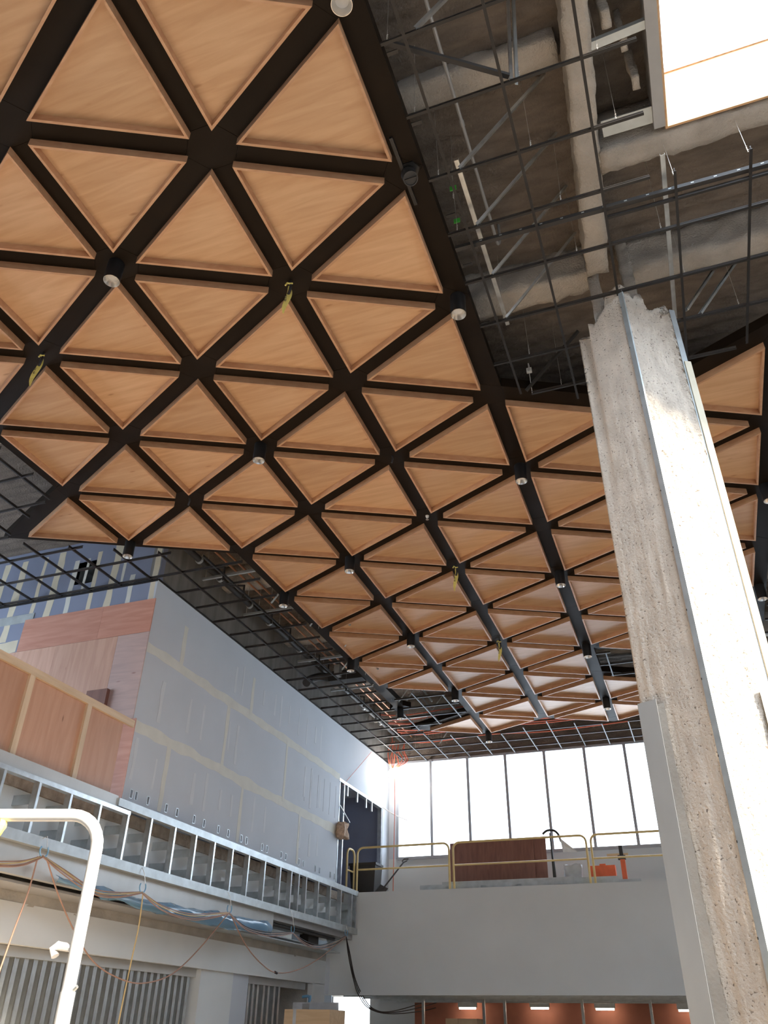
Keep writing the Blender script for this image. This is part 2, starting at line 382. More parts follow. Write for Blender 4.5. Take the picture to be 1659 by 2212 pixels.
# ---- walls
wl = empty('wall_left', (XW, 14, 4.2), kind='structure', label='tall pale grey drywall wall with taped joints above the balcony')
wt = 0.14
OY0, OY1, OZ = 17.45, 20.36, 6.58
sy = [9.864, 9.982, 10.284, 10.773, 11.077, 11.579, 11.891, 12.36, 12.694, 13.161, 13.35, 13.961, 14.157, 14.753, 14.957, 15.549, 15.769, 16.353, 16.579, 17.147, 17.377]
fw = MB().box(XW - wt, XW, YB - 0.001, OY0, 4.26, 4.39).box(XW - wt, XW, YB - 0.001, OY0, 4.504, ZC + 0.02)
for a_, b_ in zip([YB - 0.027] + sy, sy + [OY0 + 0.026]): fw.box(XW - wt, XW, a_ + 0.026, b_ - 0.026, 4.39, 4.504)
obj('drywall_face', fw, 'drywall', wl)
obj('drywall_face', MB().box(XW - wt, XW, OY0, OY1, OZ, ZC + 0.02), 'drywall', wl)
obj('drywall_face', MB().box(XW - wt, XW, OY1, YG + 0.1, 4.2, ZC + 0.02), 'drywall', wl)
obj('upper_wall', MB().box(XW - wt - 0.05, XW - 0.01, YB - 0.001, YG, ZC + 0.02, DECK + 0.06), 'dull_board', wl)
px_ = ('x', (XW, 1))
WN = [0]
def wls(a, b, w, m='mud', **k):
    WN[0] += 1; obj('joint_compound', strip(px_, a, b, w, off=0.0012 + 0.00025 * (WN[0] % 12), **k), m, wl)
wls((YB + 0.05, 6.655), (17.45, 6.61), 0.16, seed=1); wls((YB + 0.05, 5.41), (17.45, 5.40), 0.17, seed=2)
for i, (a, b, w) in enumerate((((10.55, 7.40), (10.55, 6.66), .12), ((13.02, 7.40), (13.02, 6.66), .10), ((12.22, 6.64), (12.22, 5.42), .10), ((10.60, 5.40), (10.60, 4.36), .11),
                               ((13.02, 5.40), (13.02, 4.36), .09), ((14.65, 6.63), (14.65, 5.42), .08), ((15.45, 5.40), (15.45, 4.4), .08))):
    wls(a, b, w, seed=3 + i)
for i in range(17):
    y = 9.85 + i * 0.405
    if i in (2, 8): continue
    for z0, z1 in ((6.72, 7.55), (5.5, 6.45), (4.45, 5.3)):
        c = random.uniform(-0.12, 0.1)
        if random.random() < 0.35: continue
        y2 = y + random.uniform(-0.08, 0.08)
        wls((y2, max(4.62, z0 + random.uniform(0.05, 0.3))), (y2, z1 - random.uniform(0.05, 0.25)), random.uniform(0.05, 0.085), 'mud_thin', seed=30 + i + z0, wob=0.5)
for i in range(6):
    y = 15.6 + 0.33 * i
    obj('drywall_slit', strip(px_, (y, 5.65), (y, 6.35), 0.012, seed=90 + i), 'slit_grey', wl)
for y in sy:
    f = MB(); 
    for (a, b, c, d) in ((-.028, .028, .055, .065), (-.028, .028, -.065, -.055), (-.034, -.024, -.065, .065), (.024, .034, -.065, .065)):
        f.box(XW, XW + 0.004, y + a, y + b, 4.447 + c, 4.447 + d)
    f.box(XW - 0.06, XW - 0.055, y - .010, y + .010, 4.392, 4.502)
    p = obj('wall_slot', MB().box(XW - wt - 0.02, XW - wt + 0.01, y - 0.03, y + 0.03, 4.38, 4.51), 'galv_dull', wl)
    obj('slot_rim', f, 'galv_dull', p)

wb = empty('wall_blue', (-10, YB, 4.26), kind='structure', label='blue moisture-board wall striped with cream joint compound')
obj('wall_face', MB().box(-13.9, XW - 0.002, YB, YB + 0.12, 4.26, 8.02).box(-13.9, XW - 0.002, YB, YB + 0.12, 8.42, DECK + 0.06).box(-13.9, -9.35, YB, YB + 0.12, 8.02, 8.42).box(-8.93, XW - 0.002, YB, YB + 0.12, 8.02, 8.42), 'drywall_blue', wb)
py_ = ('y', (YB, -1))
for i, (x, w, z0, z1, m) in enumerate(((-9.73, .15, 7.3, 8.74, 'mud_cream'), (-8.50, .14, 7.3, 8.74, 'mud_cream'), (-8.885, .09, 7.35, 8.6, 'mud_cream'), (-7.64, .10, 7.4, 8.6, 'mud_cream'),
                                   (-8.085, .10, 7.46, 8.0, 'mud'), (-9.35, .10, 7.3, 8.5, 'mud'), (-10.08, .08, 7.2, 8.7, 'mud_cream'), (-10.55, .14, 7.1, 8.7, 'mud_cream'), (-8.3, .05, 7.9, 8.6, 'mud'), (-9.1, .05, 7.8, 8.5, 'mud'), (-10.95, .12, 6.5, 8.7, 'mud_cream'), (-11.4, .1, 6.5, 8.7, 'mud'))):
    obj('joint_compound', strip(py_, (x, z0), (x, z1), w, wob=0.35, seed=50 + i), m, wb)
obj('joint_compound', strip(py_, (-13.4, 6.95), (-10.2, 7.0), 0.22, wob=0.3, seed=77), 'mud_cream', wb)
obj('wall_vent', MB().box(-9.37, -9.35, YB, YB + 0.6, 8.0, 8.44).box(-8.93, -8.91, YB, YB + 0.6, 8.0, 8.44).box(-9.35, -8.93, YB, YB + 0.6, 8.0, 8.02).box(-9.35, -8.93, YB, YB + 0.6, 8.42, 8.44).box(-9.37, -8.91, YB + 0.6, YB + 0.62, 8.0, 8.44), 'galv_dull', wb)
obj('wall_plate', MB().box(-11.0, -10.0, YB - 0.012, YB, 7.42, 7.58), 'galv_dull', wb)
# plywood sheets on the blue wall
for (x0, x1, z0, z1, m) in ((-10.15, -8.53, 6.87, 7.46, 'pink_ply'), (-8.525, -7.52, 6.87, 7.455, 'pink_ply'), (-10.6, -9.33, 4.27, 6.865, 'tan_pink_ply'), (-9.325, -8.11, 4.27, 6.865, 'tan_pink_ply'),
                        (-8.105, -7.52, 5.46, 6.865, 'grey_ply'), (-8.105, -7.46, 4.27, 5.455, 'pink_ply')):
    obj('plywood_sheet', MB().box(x0, x1, YB - 0.018 - random.uniform(0, 0.004), YB - 0.003, z0, z1), m, wb)

# far window wall
ww = empty('wall_window', (-2, YG, 4.2), kind='structure', label='far wall below and beside the tall windows')
obj('sill_wall', MB().box(-8.6, 6.0, YG, YG + 0.15, 4.0, 5.37), 'drywall_green', ww)
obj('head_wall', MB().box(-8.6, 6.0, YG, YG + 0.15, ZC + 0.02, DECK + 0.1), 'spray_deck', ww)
obj('side_wall', MB().box(-8.6, -7.30, YG, YG + 0.15, 5.37, ZC + 0.02), 'drywall', ww)
win = empty('window_1', (-2, YG, 5.37), kind='structure', label='bright row of tall far windows with slim blue-grey mullions')
mx = [-7.30, -6.356, -5.33, -4.305, -3.275, -2.25, -1.25, -0.23, 0.79, 1.81, 2.83, 3.85]
for x in mx: obj('mullion', MB().box(x - 0.035, x + 0.035, YG - 0.06, YG + 0.08, 5.37, ZC + 0.02), 'mullion', win)
for a, b in zip(mx[:-1], mx[1:]): obj('pane', MB().box(a + 0.035, b - 0.035, YG + 0.03, YG + 0.036, 5.40, ZC), 'glass', win)
obj('head_frame', MB().box(-7.3, 3.9, YG - 0.04, YG + 0.07, ZC - 0.02, ZC + 0.04), 'mullion', win)
obj('sill_frame', MB().box(-7.3, 3.9, YG - 0.05, YG + 0.07, 5.33, 5.40), 'mullion', win)
obj('side_wall', MB().box(3.85, 6.0, YG, YG + 0.15, 5.37, ZC + 0.02), 'drywall', ww)

# bulkhead and mezzanine floor behind it
bh = empty('wall_bulkhead', (-2, YK, 2.26), kind='structure', label='smooth grey drywall bulkhead below the far mezzanine')
obj('bulkhead_face', MB().box(XH, 6.0, YK, YK + 0.12, 2.26, 4.255), 'drywall_green', bh)
obj('bulkhead_soffit', MB().box(XH, 6.0, YK + 0.12, YG, 2.30, 2.42), 'concrete', bh)
obj('corner_strip', MB().box(XH, XH + 0.10, YK - 0.012, YK, 2.27, 2.95), 'mud_thin', bh)
obj('floor_mezzanine', MB().box(-9.5, 6.0, YK + 0.12, YG, 3.9, 4.25), 'concrete', kind='structure', label='concrete mezzanine floor in front of the far windows')
obj('floor_balcony', MB().box(-13.9, XF - 0.43, -2, YK + 0.12, 4.08, 4.255), 'rough_concrete', kind='structure', label='rough concrete edge of the left balcony slab')

# dark room behind the opening in the white wall
dr = empty('wall_room', (-9.5, 19, 4.2), kind='structure', label='dim room with unfinished blue-grey drywall behind the wall opening')
obj('room_back', MB().box(-9.62, -9.5, 16.6, YG, 4.25, 7.0), 'drywall_blue', dr)
obj('room_end', MB().box(-9.5, XW - wt, 20.5, 20.6, 4.25, 7.0), 'drywall_blue', dr)
obj('room_ceiling', MB().box(-9.6, XW - wt, 16.6, YG, 6.9, 7.0), 'drywall', dr)
obj('room_side', MB().box(-9.5, XW - wt, 16.6, 16.7, 4.25, 7.0), 'drywall_blue', dr)
for i, y in enumerate((17.9, 19.05, 20.1)): obj('joint_compound', strip(('x', (-9.5, 1)), (y, 4.3), (y, 6.85), 0.14, seed=110 + i), 'mud_cream', dr)
d1 = empty('door_1', (XW, 19, 4.25), kind='structure', label='unfinished opening in the white wall framed with bare metal studs')
obj('head_track', MB().box(XW - 0.12, XW + 0.006, OY0, OY1, OZ - 0.06, OZ + 0.004), 'galv', d1)
obj('jamb_stud', MB().box(XW - 0.11, XW - 0.01, OY0 + 0.32, OY0 + 0.36, 4.25, OZ - 0.05), 'galv', d1)
obj('jamb_stud', MB().box(XW - 0.11, XW - 0.01, OY1 - 0.05, OY1, 4.25, OZ - 0.05), 'galv', d1)
obj('jamb_stud', MB().box(XW - 0.11, XW - 0.01, OY0 + 0.05, OY0 + 0.09, 4.25, OZ - 0.05), 'galv_dull', d1)
for y in (17.98, 18.6, 19.2, 19.6): obj('stud_end', MB().box(XW - 0.05, XW - 0.01, y, y + 0.045, OZ - 0.28, OZ - 0.05), 'galv', d1)
obj('loose_batten', MB().tube([(XW + 0.01, 17.5, 5.98), (XW + 0.02, 18.1, 5.72)], 0.012, 6), 'galv', d1)

# ---- balcony fascia framing
fa = empty('wall_fascia', (XF, 12, 3.45), kind='structure', label='open metal stud framing along the balcony edge')
CH = 0.09
def cstud(y, z0, z1, x=XF):
    # C-stud: web across, two flanges facing along the wall
    t = 0.003; w = 0.041
    m = MB(); m.box(x - CH, x, y, y + t, z0, z1); m.box(x - t, x, y, y + w, z0, z1); m.box(x - CH, x - CH + t, y, y + w, z0, z1)
    return m
ys = [7.247 - 0.61 * k for k in range(8, 0, -1)] + [7.247, 7.846, 8.432, 9.034, 9.654]
ztop = 4.16
proto = obj('stud', cstud(ys[0], 3.47, 4.14), 'galv', fa)
for y in ys[1:]: share('stud', proto, (0, y - ys[0], 0), fa)
ys2 = [10.209, 10.838, 11.437, 12.012, 12.614, 13.191, 13.807, 14.43, 14.909, 15.244, 15.59, 16.176, 16.798, 17.381, 17.997, 18.25]
proto2 = obj('stud', cstud(ys2[0], 3.47, 4.24), 'galv', fa)
for y in ys2[1:]: share('stud', proto2, (0, y - ys2[0], 0), fa)
obj('bottom_track', MB().box(XF - CH - 0.004, XF + 0.004, 2.0, YK, 3.40, 3.52), 'galv_dull', fa)
obj('top_track', MB().box(XF - CH - 0.004, XF + 0.004, 9.40, YK, 4.17, 4.275), 'galv_dull', fa)
obj('top_track', MB().box(XF - CH - 0.004, XF + 0.004, 2.0, 9.70, 4.10, 4.155), 'galv', fa)
obj('edge_plate', MB().box(XF - 0.16, XF - 0.02, 2.0, 9.40, 4.16, 4.30), 'plate_grey', fa)
obj('backing_board', MB().box(XF - 0.42, XF - 0.40, 2.0, YK, 3.40, 4.10), 'drywall_green', fa)
obj('slab_edge', rough_box(XF - 0.42, XF - 0.36, 2.0, YK, 4.07, 4.24, 0.1, 0.015, 33.0), 'rough_concrete', fa)
k0 = obj('clip_angle', MB().box(XF - 0.40, XF - CH, ys[0] + 0.045, ys[0] + 0.05, 3.86, 3.98).box(XF - 0.40, XF - CH, ys[0] + 0.045, ys[0] + 0.10, 3.975, 3.98), 'galv_dull', fa)
for i, y in enumerate(ys[1:] + ys2):
    share('clip_angle', k0, (0, y - ys[0], 0), fa)
    if i > 8 and i % 1 == 0: share('clip_angle', k0, (0, y - ys[0], -0.30), fa)

# ---- below the balcony
lo = empty('wall_header', (XH, 12, 0), kind='structure', label='pale grey header wall and pilaster under the balcony')
obj('header_face', MB().box(XH - 0.12, XH, 2, YK, 2.45, 2.90), 'drywall_green', lo)
obj('header_upper', rough_box(XH - 0.12, XH - 0.005, 2, YK, 2.885, 3.05, 0.09, 0.012, 41.0), 'concrete', lo)
obj('header_end', MB().box(XH - 0.12, XH, 17.75, YK, 0, 2.46), 'drywall_green', lo)
obj('pilaster', MB().box(XH - 0.35, XH - 0.06, 13.35, 14.45, 0, 2.46), 'drywall_green', lo)
obj('pilaster_side', MB().box(XH - 0.35, XH - 0.10, 14.45, 15.10, 0, 2.46), 'drywall', lo)
obj('soffit_board', MB().box(XH - 0.1, XF - 0.12, 2, YK, 3.30, 3.42), 'jamb_grey', lo)
obj('edge_beam', MB().box(XF - 0.20, XF - 0.10, 2, 14.5, 3.08, 3.42), 'plate_grey', lo)
obj('hung_panel', MB().box(XH, XF - 0.25, 2, 13.2, 3.02, 3.05), 'jamb_grey', lo)
obj('ledge_tray', MB().box(XH, XF - 0.32, 12.2, 18.2, 3.03, 3.05), 'galv_dull', lo)
obj('lower_pocket', MB().box(XH - 2.4, XH - 0.5, 1, YK, 2.4, 2.5), 'concrete', lo)
obj('pocket_back', MB().box(XH - 0.62, XH - 0.6, 2, 13.4, 0, 2.5), 'concrete', lo)
obj('pocket_back', MB().box(XH - 1.32, XH - 1.3, 13.4, YK, 0, 2.5), 'rough_concrete', lo)
obj('pocket_end', MB().box(XH - 1.3, XH - 0.12, 17.8, 17.9, 0, 2.5), 'concrete', lo)
obj('pocket_back', MB().box(XH - 0.62, XH - 0.12, 15.1, 15.12, 0, 2.5), 'concrete', lo)
obj('void_wall', MB().box(XH - 0.9, XH - 0.88, 2, YK, 2.5, 4.1), 'concrete', lo)
cs = MB()
def shutter_stud(y, w=0.05):
    return MB().box(XH - 0.28, XH - 0.18, y, y + 0.004, 0, 2.33, 0).box(XH - 0.184, XH - 0.18, y, y + w, 0, 2.33, 0).box(XH - 0.19, XH - 0.172, y, y + 0.014, 0, 2.33, 1)
q0 = obj('metal_slat', shutter_stud(7.0, 0.09), None, lo, mats=['galv_dull', 'galv'])
yy = 7.0
while yy < 13.1:
    yy += 0.175; share('metal_slat', q0, (0, yy - 7.0, 0), lo)
for y in (15.25, 15.42, 15.60, 15.85, 16.05, 16.3, 16.5): share('metal_slat', q0, (0, y - 7.0, 0), lo)
obj('head_rail', MB().box(XH - 0.30, XH - 0.15, 2, 17.7, 2.33, 2.45), 'plate_grey', lo)
obj('plywood_blank', MB().box(XH - 0.9, XH - 0.88, 16.6, 17.75, 0, 2.46), 'crate_ply', lo)

# beyond the bulkhead, ground level
bz = empty('wall_red', (-2, 24, 0), kind='structure', label='dark red wall lit by work lights beneath the mezzanine')
obj('red_face', MB().box(-7.9, 6, 24, 24.1, 0, 2.6), 'red_wall', bz)
obj('low_ceiling', MB().box(-14, 6, YG, 24.1, 2.42, 2.5), 'concrete', bz)
for i, x in enumerate((-6.9, -5.4, -4.9, -3.1, -1.6, -0.2)):
    obj('steel_post', MB().box(x, x + 0.06, 21.5, 21.56, 0, 2.42), 'galv_dull', bz)
for i, y in enumerate((19.2, 20.4, 21.6, 22.8)):
    obj('ceiling_joist', MB().box(-8, 6, y, y + 0.04, 2.26, 2.42), 'galv_dull', bz)
obj('panel_white', MB().box(-8.8, -8.46, 19.6, 19.64, 0, 2.3), 'drywall', bz)

# ------------------------------------------------------------------ suspended wooden ceiling
S = 1.524; CX, CY = 2.80867, -1.64520
def nd(c, r): return Vector((c * S - CX, (r + 0.5 * c) * S - CY))
pan = set()
for r in range(0, 6):
    for c in range(-3, 1): pan.add(('D', c, r))
    for c in range(-2, 2): pan.add(('U', c, r - 1))
pan |= {('U', -3, 5), ('U', -2, 5), ('U', -1, 5), ('U', 0, 5), ('U', 1, 5)}
pan |= {('D', c, 6) for c in range(-3, 2)}
for r in (7, 8, 9, 10):
    for c in (-2, -1, 0): pan.add(('D', c, r))
    for c in (-1, 0, 1): pan.add(('U', c, r - 1))
pan |= {('D', 1, r) for r in (4, 5, 6, 7, 8, 10, 11)} | {('U', 2, r) for r in (3, 4, 5, 6, 7, 9)}
pan |= {('D', 2, r) for r in (4, 5, 6, 7, 8)} | {('U', 3, r) for r in (2, 3, 4, 5, 6, 7)}
pan |= {('D', -1, 11), ('U', 0, 10), ('D', 0, 11), ('U', 1, 10), ('U', -1, 11), ('D', -1, 12)}
def tri(k):
    t, c, r = k
    return [(c, r), (c, r - 1), (c + 1, r - 1)] if t == 'D' else [(c, r), (c, r + 1), (c - 1, r + 1)]
def inset(pts, w):
    a = (pts[1] - pts[0]).cross(pts[2] - pts[0]); sg = 1 if a > 0 else -1; L = []
    for i in range(3):
        p, q = pts[i], pts[(i + 1) % 3]; d = (q - p).normalized(); n = Vector((-d.y, d.x)) * sg; L.append((n, n.dot(p) + w))
    out = []
    for i in range(3):
        (n1, c1), (n2, c2) = L[i - 1], L[i]; D_ = n1.x * n2.y - n1.y * n2.x
        out.append(Vector(((c1 * n2.y - c2 * n1.y) / D_, (n1.x * c2 - n2.x * c1) / D_)))
    return out
cloud = empty('ceiling_cloud', (-2.5, 8, ZC), kind='structure', label='dark lattice ceiling filled with triangular maple panels')
for k in sorted(pan):
    P = [nd(*n) for n in tri(k)]
    o1 = inset(P, 0.107); o2 = inset(P, 0.130); o3 = inset(P, 0.129)
    pb = MB().prism(o3, ZC + 0.078, ZC + 0.092)
    p = obj('wood_panel', pb, 'maple', cloud)
    rm = MB(); vs = [(q.x, q.y, z) for z in (ZC, ZR + 0.004) for q in o1] + [(q.x, q.y, z) for z in (ZC, ZR + 0.004) for q in o2]
    fs = []
    for i in range(3):
        j = (i + 1) % 3
        fs += [(i, j, 3 + j, 3 + i), (6 + i, 9 + i, 9 + j, 6 + j), (i, 6 + i, 6 + j, j), (3 + i, 3 + j, 9 + j, 9 + i)]
    rm.add(vs, fs); obj('panel_rim', rm, 'maple_edge', p)
edges = set(); RW = 0.115
for k in pan:
    t = tri(k)
    for i in range(3): edges.add(tuple(sorted((t[i], t[(i + 1) % 3]))))
edges.add(((-2, 10), (-2, 11)))
nodes = {n for e in edges for n in e} | {(-2, 12)}
NB = [(1, 0), (0, 1), (-1, 1), (-1, 0), (0, -1), (1, -1)]
nbr = {n: [i for i in range(6) if tuple(sorted((n, (n[0] + NB[i][0], n[1] + NB[i][1])))) in edges] for n in nodes}
def ndir(n, i): return (nd(n[0] + NB[i][0], n[1] + NB[i][1]) - nd(*n)).normalized()
def sector(n, i, j):
    """vertex of the node plate between rail directions i and j (counter-clockwise)"""
    o_ = nd(*n); di = ndir(n, i); dj = ndir(n, j)
    pi_ = o_ + Vector((-di.y, di.x)) * RW; pj = o_ + Vector((dj.y, -dj.x)) * RW
    cr = di.x * dj.y - di.y * dj.x
    if abs(cr) < 1e-4: return pi_
    t = ((pj.x - pi_.x) * dj.y - (pj.y - pi_.y) * dj.x) / cr
    return pi_ + di * t
def plate_poly(n):
    nb = nbr[n]
    if len(nb) < 2: return [sector(n, i, (i + 1) % 6) for i in range(6)]
    return [sector(n, nb[k], nb[(k + 1) % len(nb)]) for k in range(len(nb))]
def rail_end(n, i):
    nb = nbr[n]
    if len(nb) < 2: return sector(n, i, (i + 1) % 6), sector(n, (i - 1) % 6, i)
    k = nb.index(i); return sector(n, i, nb[(k + 1) % len(nb)]), sector(n, nb[k - 1], i)
for (a, b) in sorted(edges):
    i = NB.index((b[0] - a[0], b[1] - a[1])); la, ra = rail_end(a, i); rb, lb = rail_end(b, (i + 3) % 6)
    e = (nd(*b) - nd(*a)).normalized() * 0.003
    q = [la + e, lb - e, rb - e, ra + e]
    obj('rail', MB().prism([(p.x, p.y) for p in q], ZR, ZR + 0.13), 'black_rail', cloud)
for n in sorted(nodes):
    obj('node_plate', MB().prism([(p.x, p.y) for p in plate_poly(n)], ZR - 0.001, ZR + 0.12), 'black_rail', cloud)

# ------------------------------------------------------------------ suspended grid
TRI = [[nd(*n) for n in tri(k)] for k in pan]; SEG = [(nd(*a), nd(*b)) for a, b in edges]
TA = np.array([[t[0][:], t[1][:], t[2][:]] for t in TRI]); SA = np.array([[a[:], b[:]] for a, b in SEG])
def in_cloud(x, y):
    p = np.array([x, y])
    def cr(a, b): return (b[:, 0] - a[:, 0]) * (p[1] - a[:, 1]) - (b[:, 1] - a[:, 1]) * (p[0] - a[:, 0])
    s1, s2, s3 = cr(TA[:, 0], TA[:, 1]), cr(TA[:, 1], TA[:, 2]), cr(TA[:, 2], TA[:, 0])
    if np.any(((s1 >= 0) & (s2 >= 0) & (s3 >= 0)) | ((s1 <= 0) & (s2 <= 0) & (s3 <= 0))): return True
    d = SA[:, 1] - SA[:, 0]; t = np.clip(((p - SA[:, 0]) * d).sum(1) / (d * d).sum(1), 0, 1)
    return bool((np.hypot(*(SA[:, 0] + t[:, None] * d - p).T) < 0.112).any())
COLP = [Vector((-0.20, 6.12)), Vector((0.295, 5.87)), Vector((0.70, 6.09)), Vector((0.21, 6.34))]
def in_room(x, y):
    if x > 0.67 and y < 4.62: return False
    if y > YB and x < XW: return False
    if -0.2 < x < 0.72 and 5.84 < y < 6.36:
        s = [(COLP[(i + 1) % 4] - COLP[i]).cross(Vector((x, y)) - COLP[i]) for i in range(4)]
        if all(v > 0 for v in s): return False
    return x > -12.4 and y < YG - 0.02 and y > 0.3 and x < 4.5
grid = empty('ceiling_grid', (-3, 10, ZC), kind='structure', label='bare suspended ceiling grid of dark metal tees with wires and braces')
TEE = [(-0.012, 0), (0.012, 0), (0.012, 0.003), (0.002, 0.003), (0.002, 0.032), (0.005, 0.032), (0.005, 0.042), (-0.005, 0.042), (-0.005, 0.032), (-0.002, 0.032), (-0.002, 0.003), (-0.012, 0.003)]
TMI = [0, 0, 0, 1, 1, 1, 1, 1, 1, 1, 0, 0]
runs = []
GX = [-0.965 + 0.6096 * k for k in range(-19, 9)]; GY = [2.83 + 0.6045 * k for k in range(-4, 30)]
def scan(fix, axis, lo_, hi_):
    st = 0.03; cur = None; v = lo_
    while v <= hi_:
        x, y = (v, fix) if axis == 'x' else (fix, v)
        ok = in_room(x, y) and not in_cloud(x, y)
        if ok and cur is None: cur = v
        if (not ok or v + st > hi_) and cur is not None:
            if v - cur > 0.12: runs.append((axis, fix, cur, v))
            cur = None
        v += st
for y in GY: scan(y, 'x', -12.4, 3.6)
for x in GX: scan(x, 'y', 0.3, YG - 0.02)
for axis, fix, a, b in runs:
    if axis == 'x' and fix < 4.9 and b > 0.5: b = min(b, 0.66)
    if axis == 'x' and 4.9 < fix < 5.0: continue
    A_, B_ = ((a, fix, ZC), (b, fix, ZC)) if axis == 'x' else ((fix, a, ZC + 0.0005), (fix, b, ZC + 0.0005))
    obj('grid_tee', MB().extrude(TEE, A_, B_, mis=TMI), None, grid, mats=['tee_black', 'tee_web'])
obj('grid_tee', MB().extrude(TEE, (0.257, 4.94, ZC), (3.6, 4.95, ZC), mis=TMI), None, grid, mats=['tee_black', 'tee_web'])
obj('wall_angle', MB().box(XW, XW + 0.022, YB, YG - 0.02, ZC - 0.003, ZC + 0.02), 'tee_black', grid)
obj('wall_angle', MB().box(-12.4, XW, YB - 0.022, YB - 0.001, ZC - 0.02, ZC + 0.015), 'tee_black', grid)
# hanger wires with twisted ends
def hanger(x, y, z0=ZC + 0.04, z1=DECK + 0.02, lean=(0, 0), flag=None):
    m = MB().tube([(x, y, z0), (x + lean[0], y + lean[1], z1)], 0.0022, 4)
    pts = [(x + 0.006 * math.cos(i * 1.9), y + 0.006 * math.sin(i * 1.9), z0 + 0.008 * i) for i in range(12)]
    m.tube(pts, 0.0025, 4)
    w = obj('hanger_wire', m, 'wire', grid)
    if flag: obj('green_flag', MB().box(x - 0.03, x + 0.03, y - 0.002, y + 0.004, z0 + 0.12, z0 + 0.18), 'green_tape', w)
for (x, y, fl) in ((-1.10, 2.83, 0), (-1.08, 3.434, 0), (-0.22, 3.434, 0), (0.38, 3.434, 0), (-1.06, 4.04, 0), (0.45, 4.04, 0), (-0.25, 4.04, 0), (-1.06, 4.643, 1), (-0.1, 4.643, 0), (-1.0, 4.3, 1),
                   (-0.05, 5.25, 0), (0.72, 5.25, 0), (1.46, 4.7, 0), (0.86, 4.72, 0), (0.9, 5.85, 0), (-0.75, 6.46, 0), (-0.5, 7.06, 0), (1.4, 6.46, 0), (-0.9, 5.85, 0)):
    hanger(x, y, flag=fl, lean=(random.uniform(-.03, .03), random.uniform(-.03, .03)))
for i in range(26):
    k = random.choice(GX[10:12]); hanger(k, 10.2 + i * 0.4, lean=(random.uniform(-.06, .06), random.uniform(-.06, .06)))
# braces: galvanised studs from the grid to the deck
CP = [(-0.02, 0), (0.02, 0), (0.02, 0.025), (0.017, 0.025), (0.017, 0.003), (-0.017, 0.003), (-0.017, 0.025), (-0.02, 0.025)]
def brace(a, b, up=(0, -0.3, 1), m='galv'): obj('brace', MB().extrude(CP, a, b, up), m, grid)
for y in (2.83, 4.04, 4.643, 5.25, 5.85): brace((-0.87, y, ZC + 0.03), (-0.03, y + 0.02, DECK + 0.02))
brace((0.90, 6.36, ZC + 0.03), (1.45, 6.75, DECK + 0.02)); brace((1.03, 6.46, ZC + 0.03), (1.60, 6.86, DECK + 0.02), m='galv_dull')
brace((-1.12, 2.88, ZC + 0.10), (-0.30, 3.42, ZC + 0.06), m='dark_pipe')
brace((-0.30, 3.43, ZC + 0.03), (-0.22, 3.30, DECK + 0.05), (1, 0.4, 0)); brace((-0.26, 3.46, ZC + 0.03), (-0.18, 3.33, DECK + 0.05), (1, 0.4, 0), 'galv_dull')
brace((-0.9, 7.05, ZC + 0.05), (-0.2, 6.75, 8.3), m='dark_pipe')
for x, y0, y1, z in ((-0.90, 4.05, 6.1, 8.0), (0.80, 4.6, 6.6, 8.0)):
    obj('carrier_stud', MB().extrude(CP, (x, y0, z), (x, y1, z)), 'galv', grid)
for i in range(9):
    y = 11 + i * 1.07; x = -6.2 + 0.25 * (i % 3)
    brace((x, y, ZC + 0.04), (x + 0.75, y + 0.05, DECK), m='galv_dull')
    if i % 2: brace((x + 0.7, y + 0.2, ZC + 0.04), (x, y + 0.25, DECK), m='galv_dull')
st = MB().bar((-1.14, 4.862, ZC + 0.075), (3.6, 4.93, ZC + 0.075), 0.042, 0.042)
sb = obj('strut_channel', st, 'dark_pipe', grid)
for i in range(20): obj('strut_hole', MB().box(-0.9 + i * 0.19, -0.875 + i * 0.19, 4.842 + i * 0.0027, 4.846 + i * 0.0027, ZC + 0.07, ZC + 0.08), 'galv_dull', sb)
for y, x in ((2.95, -1.12), (3.55, -1.12), (4.5, -1.1), (5.1, -1.1), (5.9, -1.12)):
    obj('edge_clip', MB().box(x - 0.03, x + 0.06, y, y + 0.03, ZR + 0.02, ZR + 0.03), 'black_metal', grid)

